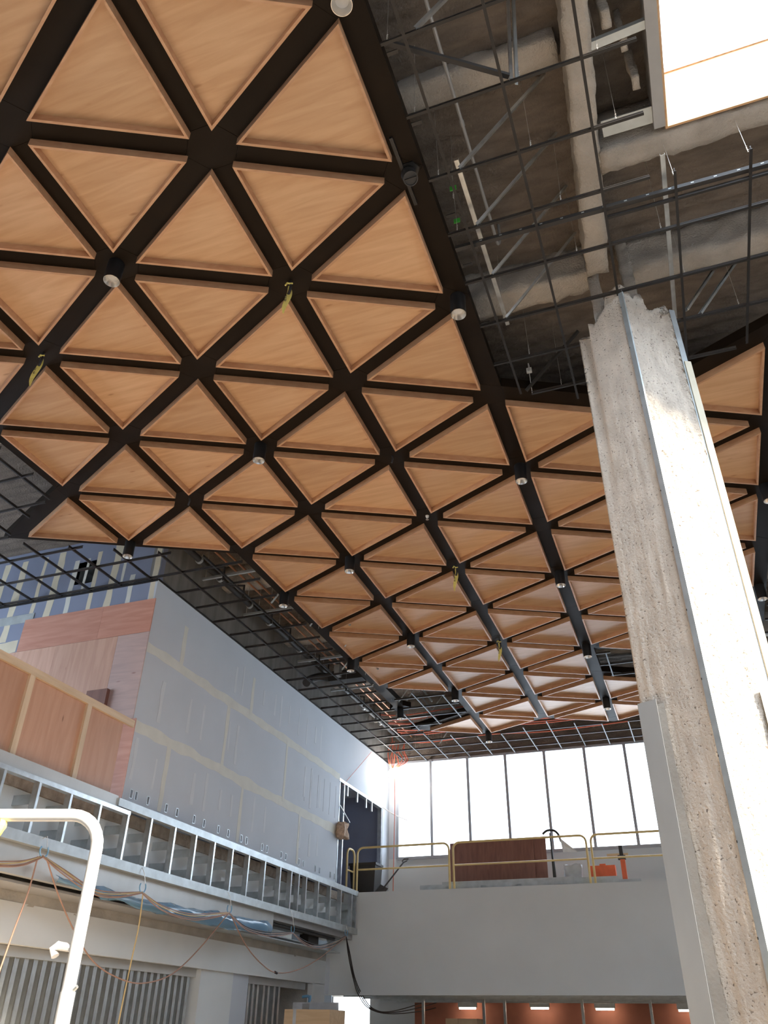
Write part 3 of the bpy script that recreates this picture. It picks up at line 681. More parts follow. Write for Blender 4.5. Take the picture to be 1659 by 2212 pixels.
# ------------------------------------------------------------------ column
col = empty('column', (0.25, 6.1, 0), kind='structure', label='tall column coated in rough sprayed fireproofing with metal corner bead')
def col_mesh():
    Lp, Bp, Rp, Kp = COLP; nz = 300; m = MB()
    faces = [(Lp, Bp, 44, 0), (Bp, Rp, 44, 1), (Rp, Kp, 10, 2), (Kp, Lp, 10, 3)]
    topL = [(0, 7.56), (0.20, 7.58), (0.22, 7.70), (0.30, 7.66), (0.33, 7.60), (0.50, 7.72), (0.62, 7.76), (0.66, 7.88), (0.72, 7.94), (0.95, 7.95), (1, 7.93)]
    topR = [(0, 7.93), (0.10, 7.90), (0.18, 7.76), (0.21, 7.72), (0.26, 7.80), (0.42, 7.83), (0.55, 7.72), (0.58, 7.66), (0.70, 7.66), (0.76, 7.70), (0.97, 7.74), (1, 7.60)]
    ring = []
    for (a, b, n, fi) in faces:
        for i in range(n): ring.append((a, b, i / n, fi))
    nr = len(ring)
    for j in range(nz + 1):
        for (a, b, u, fi) in ring:
            prof = topL if fi == 0 else topR if fi == 1 else [(0, 7.6), (1, 7.6)]
            zt = np.interp(u, [q[0] for q in prof], [q[1] for q in prof]) + 0.018 * noise.noise(Vector((u * 25, fi * 3, 0)))
            z = zt * j / nz; p = a + (b - a) * u; d = (b - a).normalized(); nrm = Vector((d.y, -d.x))
            w = 1 - 0.85 * max(0, 1 - min(u, 1 - u) / 0.10)
            q = Vector((u * 0.55 + fi * 5, z, 0))
            if fi == 0:
                dd = 0.009 * noise.noise(Vector((u * 5.5, z * 0.5, 1))) + 0.007 * noise.noise(Vector((u * 13, z * 1.4, 5))) + 0.003 * noise.noise(Vector((u * 40, z * 22, 2)))
            else:
                dd = 0.018 * noise.noise(Vector((u * 4, z * 1.6, 3))) + 0.012 * noise.noise(Vector((u * 14, z * 14, 4))) + 0.013 * noise.noise(Vector((u * 30, z * 40, 2)))
            # frayed head: the outer layer has fallen off towards the sides
            if fi == 0: dd -= 0.05 * max(0, min(1, (0.24 - u) / 0.05)) * min(1, max(0, (z - 5.2) / 2.0))
            if fi == 1: dd -= 0.05 * max(0, min(1, (u - (0.95 - 0.5 * max(0, (z - 5.6) / 2.2))) / 0.05)) * min(1, max(0, (z - 5.6) / 1.0))
            m.v.append(Vector((p.x + nrm.x * dd * w, p.y + nrm.y * dd * w, z)))
    m.f = [(j * nr + i, j * nr + (i + 1) % nr, (j + 1) * nr + (i + 1) % nr, (j + 1) * nr + i) for j in range(nz) for i in range(nr)]
    m.v.append(Vector((0.25, 6.1, 7.5))); k = len(m.v) - 1
    m.f += [(nz * nr + i, nz * nr + (i + 1) % nr, k) for i in range(nr)]; m.mi = [0] * len(m.f)
    return m
obj('fireproofing', col_mesh(), 'spray_column', col, smooth='all')
obj('steel_core', rough_box(0.00, 0.11, 6.08, 6.22, 7.3, DECK + 0.03, 0.035, 0.02, 51, 7), 'spray_beam', col, smooth='all')
obj('steel_core', rough_box(0.34, 0.46, 6.14, 6.26, 7.3, DECK + 0.03, 0.035, 0.02, 52, 7), 'spray_beam', col, smooth='all')
dL = (COLP[0] - COLP[1]).normalized(); dR = (COLP[2] - COLP[1]).normalized(); nL = Vector((-dL.y, dL.x)); nL = nL if nL.y < 0 else -nL; nRr = Vector((-dR.y, dR.x)); nRr = nRr if nRr.y < 0 else -nRr
B0 = COLP[1] + (nL + nRr) * 0.012
bead = MB().prism([B0[:], (B0 + dL * 0.045)[:], (B0 + dL * 0.045 - nL * 0.006)[:], (B0 - nL * 0.006 - nRr * 0.006)[:], (B0 + dR * 0.012 - nRr * 0.006)[:], (B0 + dR * 0.012)[:]], 0, 7.83)
bo = obj('corner_bead', bead, 'galv_dull', col)
for i in range(12):  # dark tabs in place of the shade inside the bead's punch holes
    c_ = B0 + dL * 0.04 + nL * 0.001; obj('bead_hole_mark', MB().prism([(c_)[:], (c_ + dL * 0.006)[:], (c_ + dL * 0.006 + nL * 0.002)[:], (c_ + nL * 0.002)[:]], 7.6 - i * 0.55, 7.615 - i * 0.55), 'dark_pipe', bo)
# flashing plates on the lower part
PL = COLP[0] + nL * 0.02
def plate(o_, d, n, s0, s1, z0, z1, t=0.004, off=0.0):
    a = o_ + d * s0 + n * off; b = o_ + d * s1 + n * off
    return MB().prism([a[:], b[:], (b + n * t)[:], (a + n * t)[:]], z0, z1)
obj('flashing_plate', plate(PL, -dL, nL, -0.005, 0.15, 0, 3.70, 0.004, 0.012), 'plate_grey', col)
obj('flashing_return', MB().prism([PL[:], (PL - dL * 0.006)[:], (PL - dL * 0.006 - nL * 0.10)[:], (PL - nL * 0.10)[:]], 0, 3.70), 'galv_dull', col)
s2 = MB(); vs = []
for k in range(41):
    z = 3.66 * k / 40; w_ = 0.20 + 0.07 * (1 - z / 3.66) + 0.010 * noise.noise(Vector((z * 4, 9, 0)))
    for s_, n_ in ((0.12, 0.003), (w_, 0.003), (w_ - 0.01, -0.012), (0.12, -0.012)):
        p = PL - dL * s_ + nL * (0.006 + n_); vs.append((p.x, p.y, z))
s2.add(vs, [(4 * k + i, 4 * k + (i + 1) % 4, 4 * k + 4 + (i + 1) % 4, 4 * k + 4 + i) for k in range(40) for i in range(4)])
obj('cut_flap', s2, 'concrete', col)
PR = COLP[1] + nRr * 0.02
LR = (COLP[2] - COLP[1]).length
obj('flashing_plate', plate(PR, dR, nRr, LR - 0.10, LR + 0.02, 0, 3.70, 0.004, 0.012), 'plate_grey', col)
PK = COLP[2] + dR * 0.01
obj('edge_stud', plate(PK, dR, nRr, 0.0, 0.055, 0, 7.66, 0.04, -0.05), 'galv_dull', col)
obj('drywall_edge', plate(PK, dR, nRr, 0.012, 0.075, 0, 6.95, 0.016, -0.012), 'mud_cream', col)

# ------------------------------------------------------------------ pendant lights
ORD = ['nearest', 'second from', 'third from', 'fourth from', 'fifth from', 'sixth from', 'seventh from']
LL = {(1, 0): 'black cylinder downlight at the lattice edge on the near side of the spotlight head', (1, 2): 'black cylinder downlight at the lattice edge between spotlight head and dangling white device',
      (-3, 6): 'black cylinder downlight at the lattice edge over the blue wall', (3, 4): 'black cylinder downlight beyond the column, higher of two', (3, 6): 'black cylinder downlight beyond the column, lower of two'}
for i in range(7): LL[(-1, 12 - 2 * i)] = 'black cylinder downlight in the middle line of the lattice, ' + ORD[i] + ' the windows'
for i in range(4): LL[(1, 10 - 2 * i)] = 'black cylinder downlight in the line beside the column, ' + ORD[i] + ' the windows'
for i in range(3): LL[(-2, 11 - 2 * i)] = 'black cylinder downlight on the lattice edge by the white wall, ' + ORD[i] + ' the windows'
def light(n):
    p = nd(*n); zb = ZC - 0.16
    o = empty('cylinder_light', (p.x, p.y, zb), LL[n], 'light', 'cylinder downlights under the lattice ceiling')
    obj('housing', MB().lathe([(0.0, ZR - zb), (0.078, ZR - zb), (0.078, 0.0), (0.074, 0.0), (0.074, 0.03)], (p.x, p.y, zb), 28), 'black_metal', o, smooth=True)
    obj('reflector', MB().lathe([(0.0765, -0.003), (0.078, 0.004), (0.052, 0.062), (0.050, 0.062), (0.0745, -0.003), (0.0765, -0.003)], (p.x, p.y, zb), 28), 'bright_metal', o, smooth=True)
    obj('lens', MB().lathe([(0.0, 0.060), (0.050, 0.060), (0.052, 0.066), (0.0, 0.066)], (p.x, p.y, zb), 28), 'lens_grey', o, smooth=True)
    return o
LIGHTS = [(1, 0), (-1, 2), (1, 2), (-1, 4), (1, 4), (-3, 6), (-1, 6), (1, 6), (-2, 7), (-1, 8), (1, 8), (-2, 9), (-1, 10), (-2, 11), (1, 10), (-1, 12), (3, 4), (3, 6), (-1, 0)]
for n in LIGHTS: light(n)
# black adjustable head on a short track
p = nd(1, 1)
sp = empty('spotlight', (p.x, p.y, ZR - 0.2), 'black adjustable spotlight head on a short track at the lattice edge', 'light')
obj('track', MB().box(p.x - 0.075, p.x - 0.045, p.y - 0.34, p.y + 0.34, ZR - 0.025, ZR), 'black_metal', sp)
obj('mount_plate', MB().lathe([(0, 0), (0.085, 0), (0.085, 0.012), (0, 0.012)], (p.x, p.y, ZR - 0.012), 6), 'black_metal', sp)
ax_ = Vector((-0.25, 0.25, 1)).normalized()
obj('head', MB().lathe([(0, 0.15), (0.058, 0.15), (0.065, 0.14), (0.065, 0.0), (0.055, 0.0), (0.055, 0.012), (0, 0.012)], (p.x + 0.01, p.y - 0.02, ZR - 0.17), 24, axis=ax_), 'dark_pipe', sp, smooth=True)
obj('stem', MB().tube([(p.x, p.y, ZR), (p.x, p.y, ZR - 0.08)], 0.015, 8), 'black_metal', sp)
obj('front_bar', MB().box(p.x - 0.045, p.x + 0.065, p.y - 0.03, p.y - 0.02, ZR - 0.176, ZR - 0.166), 'black_metal', sp)

# nubs and sprinkler
p = nd(0, 5); o = empty('fire_sprinkler', (p.x, p.y, ZR - 0.06), 'small white sprinkler head at a lattice node', 'sprinkler')
obj('sprinkler_cup', MB().lathe([(0, 0.06), (0.028, 0.06), (0.02, 0.03), (0.012, 0.028), (0.012, 0.0), (0, 0)], (p.x, p.y, ZR - 0.06), 12), 'white_plastic', o)
obj('deflector', MB().lathe([(0, 0), (0.024, 0), (0.024, 0.004), (0, 0.004)], (p.x, p.y, ZR - 0.066), 10), 'bright_metal', o)
for n in ((0, 4), (-2, 5)):
    p = nd(*n); obj('wire_stub', MB().tube([(p.x, p.y, ZR), (p.x + 0.01, p.y, ZR - 0.05), (p.x - 0.01, p.y + 0.01, ZR - 0.11)], 0.012, 6), 'cord_black', label='short black wire stub hanging from a lattice node', cat='wire', group='wire stubs at the nodes')
# caution tags
def caution(n, k, lab):
    p = nd(*n); z0 = ZR
    o = empty('caution_streamer', (p.x, p.y, z0 - 0.42), lab, 'streamer', None)
    obj('wire_stub', MB().tube(smooth_path([(p.x, p.y, z0), (p.x + .01, p.y, z0 - .06), (p.x + .015, p.y - .01, z0 - .15), (p.x - .005, p.y, z0 - .2)], 4), 0.014, 8), 'cord_black', o)
    L_ = 0.40 + 0.05 * k; n_ = 14; vs = []
    for i in range(n_ + 1):
        t = i / n_; w = 0.007 + 0.022 * math.sin(math.pi * min(1, t * 1.05)) ** 0.7; a = 0.5 + 0.8 * t + k
        cx = p.x - 0.015 + 0.02 * math.sin(t * 5 + k); cy = p.y + 0.01 * math.cos(t * 4)
        for s_ in (-1, 1):
            for d_ in (0, 0.003): vs.append((cx + s_ * w * math.cos(a * .3), cy + s_ * w * 0.4 * math.sin(a) + d_, z0 - 0.06 - L_ * t))
    fs = []
    for i in range(n_):
        b_ = 4 * i
        fs += [(b_, b_ + 2, b_ + 6, b_ + 4), (b_ + 1, b_ + 5, b_ + 7, b_ + 3), (b_, b_ + 4, b_ + 5, b_ + 1), (b_ + 2, b_ + 3, b_ + 7, b_ + 6)]
    fs += [(0, 1, 3, 2), (4 * n_, 4 * n_ + 2, 4 * n_ + 3, 4 * n_ + 1)]
    tp = obj('tape', MB().add(vs, fs), 'yellow_tape', o)
    for i in range(2):
        z = z0 - 0.06 - L_ * (0.45 + 0.12 * i)
        obj('print_mark', MB().tube([(p.x - 0.02 + 0.012 * math.cos(t_), p.y - 0.016, z + 0.013 * math.sin(t_)) for t_ in np.linspace(0.7, 5.6, 8)], 0.003, 4), 'cord_black', tp)
    obj('knot', MB().tube(smooth_path([(p.x - .05, p.y, z0 - .05), (p.x - .03, p.y, z0 - .02), (p.x, p.y - .02, z0 - .06), (p.x + .03, p.y, z0 - .05)], 4), 0.009, 6), 'yellow_tape', o)
caution((0, 2), 0, 'yellow caution streamer on the lattice node close to the grid opening')
caution((-2, 3), 0.6, 'yellow caution streamer on the lattice node near the blue wall side')
caution((0, 6), 0.2, 'yellow caution streamer on a mid-ceiling lattice node')
caution((0, 8), -0.3, 'thin yellow caution streamer on the lattice node nearest the windows')
caution((0, 0), 0.1, 'yellow caution streamer at the lattice node overhead')

# dangling smoke detector
sd = at(1143, 800, 1, 7.05)
o = empty('smoke_detector', (sd.x, sd.y, sd.z - 0.04), 'small white square device dangling by its cable from the grid', 'detector')
obj('device_body', MB().box(sd.x - 0.03, sd.x + 0.03, sd.y - 0.015, sd.y + 0.015, sd.z - 0.035, sd.z + 0.03), 'white_plastic', o)
obj('device_face', MB().lathe([(0, 0), (0.02, 0), (0.02, 0.004), (0, 0.004)], (sd.x, sd.y - 0.019, sd.z), 12, axis=Vector((0, 1, 0))), 'lens_grey', o)
obj('cable', MB().tube(smooth_path([(sd.x, sd.y, sd.z + 0.03), (sd.x + 0.008, sd.y, sd.z + 0.06), (sd.x - 0.004, sd.y, sd.z + 0.09), (sd.x + 0.004, 7.063, ZC + 0.01)], 5), 0.004, 6), 'white_plastic', o)

# ------------------------------------------------------------------ pipes in the plenum
obj('conduit', MB().tube([(-0.82, 0.5, 8.5), (-0.82, 5.3, 8.5)], 0.016, 8).tube(smooth_path([(-0.82, 5.3, 8.5), (-0.82, 5.42, 8.5), (-0.80, 5.47, 8.6), (-0.80, 5.47, DECK)], 5), 0.016, 8).lathe([(0.022, 0), (0.022, 0.06)], (-0.82, 4.0, 8.5), 10, axis=Vector((0, 1, 0))), 'jamb_grey', label='thin grey conduit running above the bare ceiling grid', cat='conduit', smooth=True)
sp_ = empty('sprinkler_main', (-7.0, 14, 8.25), 'thick dark sprinkler main above the grid beside the white wall', 'pipe')
obj('pipe_run', MB().tube([(-7.08, 7.5, 8.3), (-7.05, 20.5, 8.3)], 0.055, 12), 'dark_pipe', sp_, smooth=True)
for i, y in enumerate((9.9, 10.6, 11.7, 12.5, 13.9, 14.4, 15.4, 16.5, 17.6, 18.8)):
    obj('pipe_clamp', MB().tube([(-7.08, y, 8.3), (-7.08, y + 0.05, 8.3)], 0.068, 12), 'galv_dull', sp_)
    obj('pipe_branch', MB().tube([(-7.08, y + 0.3, 8.3), (-6.75, y + 0.32, 8.25), (-6.75, y + 0.32, 8.0)], 0.022, 8), 'dark_pipe', sp_)
for dx, dz, y1 in ((0, 0, 20.4), (0.16, 0.06, 18.2)):
    obj('copper_pipe', MB().tube([(-6.75 + dx, 8.0, 8.37 + dz * 0.3), (-6.75 + dx, y1, 8.37 + dz * 0.3)], 0.020, 8), 'copper_pipe', label='copper pipe running above the grid beside the dark main', cat='pipe', group='copper pipes in the plenum', smooth=True)
for i, (y, z, L_) in enumerate(((10.4, 8.36, 0.8), (11.9, 8.36, 0.8), (14.3, 8.36, 0.8), (16.1, 8.36, 0.8), (18.4, 8.36, 0.8))):
    e_ = empty('pipe_hanger', (-6.4, y, z), 'galvanised trapeze strut carrying pipes above the grid', 'bracket', 'trapeze struts in the plenum')
    obj('strut', MB().box(-7.3, -7.3 + L_ + 0.4, y, y + 0.04, z - 0.165, z - 0.12), 'galv_dull', e_)
    obj('rod', MB().tube([(-7.25, y + 0.02, z - 0.14), (-7.25, y + 0.02, DECK)], 0.006, 6), 'wire', e_)
    obj('rod', MB().tube([(-7.2 + L_ + 0.2, y + 0.02, z - 0.14), (-7.2 + L_ + 0.2, y + 0.02, DECK)], 0.006, 6), 'wire', e_)
# damper box and elbow near the wall
dm = empty('duct_damper', (-6.9, 15.0, 7.95), 'black flexible duct elbow and box above the grid by the white wall', 'duct')
obj('damper_box', MB().box(-6.9, -6.1, 15.05, 15.3, 8.0, 8.22), 'dark_pipe', dm)
obj('elbow', MB().tube(smooth_path([(-6.85, 15.15, 8.1), (-7.1, 15.1, 8.15), (-7.28, 14.95, 8.05), (-7.3, 14.8, 7.92)], 5), 0.09, 12), 'dark_pipe', dm, smooth=True)
obj('clip_box', MB().box(-6.7, -6.58, 14.9, 15.05, 8.05, 8.3), 'galv_dull', dm)
vd = empty('air_duct', (0.3, 15.8, 8.0), 'grey duct seen through the void beside the column', 'duct')
obj('duct_body', MB().box(-1.3, 0.8, 14.9, 15.5, 8.15, 8.5), 'dark_pipe', vd)
obj('grille', MB().box(-0.7, -0.5, 14.885, 14.9, 8.25, 8.4), 'galv', vd)
# red cables near the windows
for i in range(9):
    y = 18.2 + i * 0.25 + random.uniform(-.05, .05); z = 8.16 + random.uniform(-.02, .12)
    pts = [(-6.9, y, z + .05), (-6.2, y + .1, z), (-4.6, y + .05, z + .04), (-3.0, y + .15, z), (-1.2 + random.uniform(-.4, .4), y + .1, z + .05)]
    obj('red_cable', MB().tube(smooth_path(pts, 4), 0.014, 6), 'red_cable', label='red cable strung above the grid near the windows', cat='cable', group='red cables above the grid')
# temporary work lamp by the window
wl_ = empty('work_lamp', (-7.2, 20.05, 7.2), 'bright temporary work lamp hanging beside the windows', 'lamp')
obj('bulb', MB().lathe([(0.0, -0.12), (0.06, -0.10), (0.10, -0.03), (0.10, 0.03), (0.06, 0.08), (0.03, 0.12), (0, 0.12)], (-7.2, 20.05, 7.33), 16), 'lamp_glow', wl_, smooth='all')
obj('socket', MB().lathe([(0.035, 0.12), (0.035, 0.2), (0, 0.2)], (-7.2, 20.05, 7.33), 10), 'yellow_paint', wl_)
obj('lamp_cord', MB().tube(smooth_path([(-7.2, 20.05, 7.5), (-7.18, 20.05, 7.7), (-7.2, 20.08, 8.4)], 4), 0.01, 6), 'red_cable', wl_)
for i in range(7):
    x = -7.2 + random.uniform(0, .45); y = 20.0 + random.uniform(-.2, .3)
    pts = [(x, y, 8.1), (x + random.uniform(-.1, .1), y, 7.85), (x + random.uniform(-.12, .12), y, 7.6), (-7.2 + random.uniform(-.03, .03), 20.05, 7.42)]
    obj('slack_cable', MB().tube(smooth_path(pts, 4), 0.012, 6), 'red_cable', wl_)
obj('drop_cord', MB().tube(smooth_path([(-7.12, 20.05, 7.19), (-7.11, 20.06, 6.5), (-7.12, 20.05, 5.6), (-7.16, 20.1, 4.26)], 4), 0.010, 6), 'red_cable', label='red cord hanging straight down below the work lamp', cat='cord')
obj('guy_wire', MB().tube([(XW + 0.02, 17.6, 6.45), (XW + 0.03, 19.4, 7.75)], 0.005, 5), 'red_cable', label='thin red line stretched up across the white wall', cat='wire')
obj('loose_white_cord', MB().tube(smooth_path([(XW + 0.02, 20.3, 6.55), (-7.3, 20.5, 6.4), (-7.0, 20.75, 6.28)], 5), 0.012, 6), 'white_paint', label='white cord running from the opening to the window', cat='cord')
obj('rag_bundle', rough_box(XW + 0.02, XW + 0.22, 17.35, 17.62, 5.25, 5.62, 0.05, 0.07, 61, 4), 'rag', label='tan rag bundle hung on the corner of the wall opening', cat='rag', smooth='all')

# ------------------------------------------------------------------ mezzanine guard rails and things
def guard(a, b, y0, y1, lab):
    """rounded frame from (a,y0) to (b,y1)"""
    A_ = Vector((a, y0, 0)); B_ = Vector((b, y1, 0)); d = (B_ - A_).normalized(); zt = 5.235; r = 0.14
    o = empty('guard_rail', (a, y0, 4.25), lab, 'railing', 'yellow guard rails on the mezzanine')
    pts = [A_ + Vector((0, 0, 4.25)), A_ + Vector((0, 0, zt - r))]
    for k in range(1, 6): t = k / 5 * math.pi / 2; pts.append(A_ + d * r * (1 - math.cos(t)) + Vector((0, 0, zt - r + r * math.sin(t))))
    for k in range(0, 6): t = k / 5 * math.pi / 2; pts.append(B_ - d * r * (1 - math.sin(t)) + Vector((0, 0, zt - r + r * math.cos(t))))
    pts.append(B_ + Vector((0, 0, 4.25)))
    obj('frame', MB().tube(pts, 0.024, 10), 'yellow_paint', o, smooth=True)
    obj('mid_rail', MB().tube([A_ + Vector((0, 0, 4.76)), B_ + Vector((0, 0, 4.76))], 0.020, 8), 'yellow_paint', o, smooth=True)
    obj('foot', MB().box(a - 0.06, a + 0.06, y0 - 0.03, y0 + 0.06, 4.25, 4.262), 'yellow_paint', o); obj('foot', MB().box(b - 0.06, b + 0.06, y1 - 0.03, y1 + 0.06, 4.25, 4.262), 'yellow_paint', o)
guard(-7.50, -5.27, 18.56, 18.56, 'yellow pipe guard rail section beside the wall opening')
guard(-5.17, -2.20, 18.56, 18.56, 'yellow pipe guard rail section in front of the brown plywood sheets')
guard(-2.10, 0.9, 18.56, 18.56, 'yellow pipe guard rail section running behind the column')
guard(-7.72, -7.70, 18.46, 18.86, 'yellow pipe guard rail section across the wall opening')

for i, (x0, x1, z1, y) in enumerate(((-5.58, -3.55, 5.455, 19.62), (-5.45, -3.27, 5.475, 19.66))):
    m = MB(); m.add([(x, y + t + (z - 4.25) * 0.12, z) for x in (x0, x1) for t in (0, 0.018) for z in (4.25, z1)], [(0, 1, 3, 2), (4, 6, 7, 5), (0, 4, 5, 1), (2, 3, 7, 6), (0, 2, 6, 4), (1, 5, 7, 3)])
    obj('plywood_board', m, 'dark_ply', label=('brown plywood board leaning in front of the far windows, front one', 'brown plywood board leaning behind another before the far windows')[i], cat='plywood')
# bundle of studs lying on the floor edge
for i in range(5):
    y = 18.70 + 0.065 * i; z = 4.25 + 0.06 * (i % 2)
    o = empty('loose_stud', (-4.5 + 0.4 * i, y, z), 'galvanised stud lying on the mezzanine floor behind the guard rail', 'stud', 'loose studs on the mezzanine')
    xa, xb = -6.0 + 0.5 * i, -3.0 + 0.45 * i; kx = [-5.4 + 0.5 * i + k * 0.8 for k in range(3)]
    sb_ = MB().box(xa, xb, y - .03, y + .03, z, z + .003).box(xa, xb, y + .027, y + .03, z + .003, z + .14).box(xa, xb, y - .03, y - .027, z + .003, z + .05).box(xa, xb, y - .03, y - .027, z + .09, z + .14)
    for p0, p1 in zip([xa] + [q + .12 for q in kx], kx + [xb]): sb_.box(p0, p1, y - .03, y - .027, z + .05, z + .09)
    obj('stud_body', sb_, 'galv_dull', o)
obj('board_stack', MB().box(-4.1, -1.68, 19.1, 19.5, 4.25, 4.40), 'foam_board', label='low stack of pale boards on the mezzanine floor', cat='boards')
# shovel
s0 = Vector((-7.12, 18.95, 4.26)); s1 = Vector((-6.72, 19.6, 5.05))
o = empty('shovel', s0, 'shovel with D-shaped handle leaning on the mezzanine', 'shovel')
dS = (s1 - s0).normalized(); sd_ = Vector((1, 0, 0)); 
obj('shaft', MB().tube([s0 + dS * 0.2, s1], 0.018, 8), 'cord_black', o, smooth=True)
obj('grip', MB().tube([s1, s1 + dS * .06 + sd_ * .06, s1 + dS * .13 + sd_ * .055, s1 + dS * .13 - sd_ * .055, s1 + dS * .06 - sd_ * .06, s1], 0.014, 6), 'cord_black', o)
obj('blade', MB().extrude([(-.1, 0), (.1, 0), (.11, .02), (.1, .006), (-.1, .006), (-.11, .02)], s0, s0 + dS * 0.28, (0, -1, 0)), 'dark_pipe', o)
# black bin
o = empty('black_bin', (-7.4, 19.2, 4.25), 'black plastic bin standing behind the guard rail', 'bin')
obj('bin_body', MB().add([(-7.80, 19.0, 4.25), (-7.25, 19.0, 4.25), (-7.25, 19.4, 4.25), (-7.80, 19.4, 4.25), (-7.86, 18.96, 4.95), (-7.2, 18.96, 4.95), (-7.2, 19.44, 4.95), (-7.86, 19.44, 4.95)], [(0, 1, 2, 3), (4, 7, 6, 5), (0, 4, 5, 1), (1, 5, 6, 2), (2, 6, 7, 3), (3, 7, 4, 0)]), 'dark_pipe', o)
obj('bin_rim', MB().box(-7.88, -7.18, 18.94, 19.46, 4.93, 4.98), 'dark_pipe', o)
# stand with curved head
o = empty('tool_stand', (-3.0, 19.0, 4.25), 'dark upright tool stand with a curved hooked head', 'stand')
obj('post', MB().tube([(-3.02, 19.05, 4.25), (-3.03, 19.05, 5.42)], 0.022, 8), 'dark_pipe', o, smooth=True)
obj('sleeve', MB().tube([(-3.02, 19.05, 4.3), (-3.02, 19.05, 4.85)], 0.035, 8), 'dark_pipe', o, smooth=True)
obj('curved_head', MB().tube(smooth_path([(-3.2, 19.05, 5.40), (-3.1, 19.05, 5.47), (-2.95, 19.05, 5.47), (-2.85, 19.05, 5.38), (-2.80, 19.05, 5.22)], 4), 0.026, 8), 'dark_pipe', o, smooth=True)
obj('plastic_sheet', MB().add([(-2.82, 19.02, 5.3), (-2.78, 19.05, 5.0), (-2.45, 19.0, 4.98), (-2.7, 18.98, 5.1)], [(0, 1, 3), (1, 2, 3), (0, 3, 2), (0, 2, 1)]), 'paper', o)
# trestle-like red sign and bucket
o = empty('orange_jack', (-1.6, 19.1, 4.25), 'orange and black upright jack behind the guard rail', 'jack')
obj('jack_post', MB().box(-1.58, -1.48, 19.05, 19.13, 4.25, 4.8), 'orange_paint', o)
obj('jack_head', MB().box(-1.62, -1.46, 19.03, 19.15, 4.80, 4.88), 'dark_pipe', o)
obj('jack_top', MB().box(-1.58, -1.50, 19.06, 19.12, 4.88, 5.08), 'dark_pipe', o)
obj('jack_arm', MB().box(-1.85, -1.4, 19.1, 19.13, 4.88, 4.93), 'crate_ply', o)
obj('tool_case', MB().box(-2.25, -1.72, 19.2, 19.4, 4.40, 4.72).box(-2.05, -1.92, 19.25, 19.29, 4.72, 4.76), 'orange_paint', label='red tool case on the stacked boards', cat='case')
o = empty('clear_bag', (-2.65, 19.2, 4.40), 'crumpled clear plastic bag on the stacked boards', 'bag')
obj('bag_body', rough_box(-2.82, -2.45, 19.2, 19.4, 4.44, 4.78, 0.05, 0.05, 71, 5), 'foam_board', o, smooth='all')
# ------------------------------------------------------------------ plywood barricade on the balcony edge
XBk = XF - 0.09
ba = empty('plywood_barricade', (XBk, 7, 4.30), 'plywood barricade braced with lumber standing on the balcony edge', 'barricade')
yy = [3.6, 4.85, 6.07, 7.36, 8.56, 9.30]
for i in range(5): obj('plywood_sheet', MB().box(XBk - 0.03, XBk - 0.012, yy[i] + 0.003, yy[i + 1] - 0.003, 4.30, 5.38 + 0.01 * (i % 2)), 'brown_ply', ba)
for y in (4.82, 6.05, 7.36, 8.49): obj('upright', MB().box(XBk - 0.012, XBk + 0.026, y - 0.045, y + 0.045, 4.30, 5.34), 'lumber_up', ba)
obj('cap_rail', MB().box(XBk - 0.012, XBk + 0.028, 3.6, 9.50, 5.30, 5.40), 'lumber', ba)
obj('back_rail', MB().box(XBk - 0.07, XBk - 0.031, 3.6, 9.3, 5.28, 5.37), 'lumber', ba)
obj('wood_block', MB().box(-8.42, -8.04, YB - 0.09, YB - 0.02, 5.60, 5.96), 'dark_ply', label='dark brown wood block on the pink plywood by the barricade', cat='block')

# ------------------------------------------------------------------ cords hung under the balcony
XC = XF + 0.07
def c3(pts, x=XC): return [at(u, v, 0, x) for u, v in pts]
HK = [(93, 1848), (307, 1925), (495, 1970), (632, 2013), (748, 2020)]
for i, (u, v) in enumerate(HK):
    p = at(u, v, 0, XC); o = empty('cord_hook', p, 'blue hook holding cords under the balcony, ' + ['fifth from', 'fourth from', 'third from', 'second from', 'nearest'][i] + ' the bulkhead', 'hook', 'cord hooks under the balcony')
    obj('hook_loop', MB().tube([p + Vector((0, 0.07 * math.sin(t), 0.05 - 0.07 * math.cos(t))) for t in np.linspace(-2.2, 2.4, 12)], 0.009, 6), 'blue_plastic', o, smooth=True)
    obj('hook_wire', MB().tube([p + Vector((0, 0.04, 0.09)), p + Vector((-0.02, 0.02, 0.22)), (XF + 0.006, p.y, 3.50)], 0.005, 5), 'wire', o)
def cord(pts, m, r, lab, grp=None, x=XC):
    return obj('extension_cord', MB().tube(smooth_path(c3(pts, x), 6), r, 6), m, label=lab, cat='cord', group=grp, smooth=True)
SW = [[(-60, 1862), (0, 1866), (50, 1864), (93, 1850)], [(93, 1850), (140, 1885), (200, 1925), (250, 1934), (307, 1928)], [(307, 1928), (350, 1962), (410, 1980), (460, 1978), (495, 1972)],
      [(495, 1972), (530, 2005), (575, 2018), (610, 2018), (632, 2015)], [(632, 2015), (660, 2038), (690, 2046), (725, 2036), (748, 2022)]]
BL = ['tan cord bundle sagging behind the white guard rail toward the barricade', 'tan cord bundle sagging between the two hooks nearest the white guard rail', 'tan cord bundle sagging in front of the blue film',
      'dark cord bundle sagging past the end of the blue film', 'dark cord bundle sagging up to the hook beside the bulkhead']
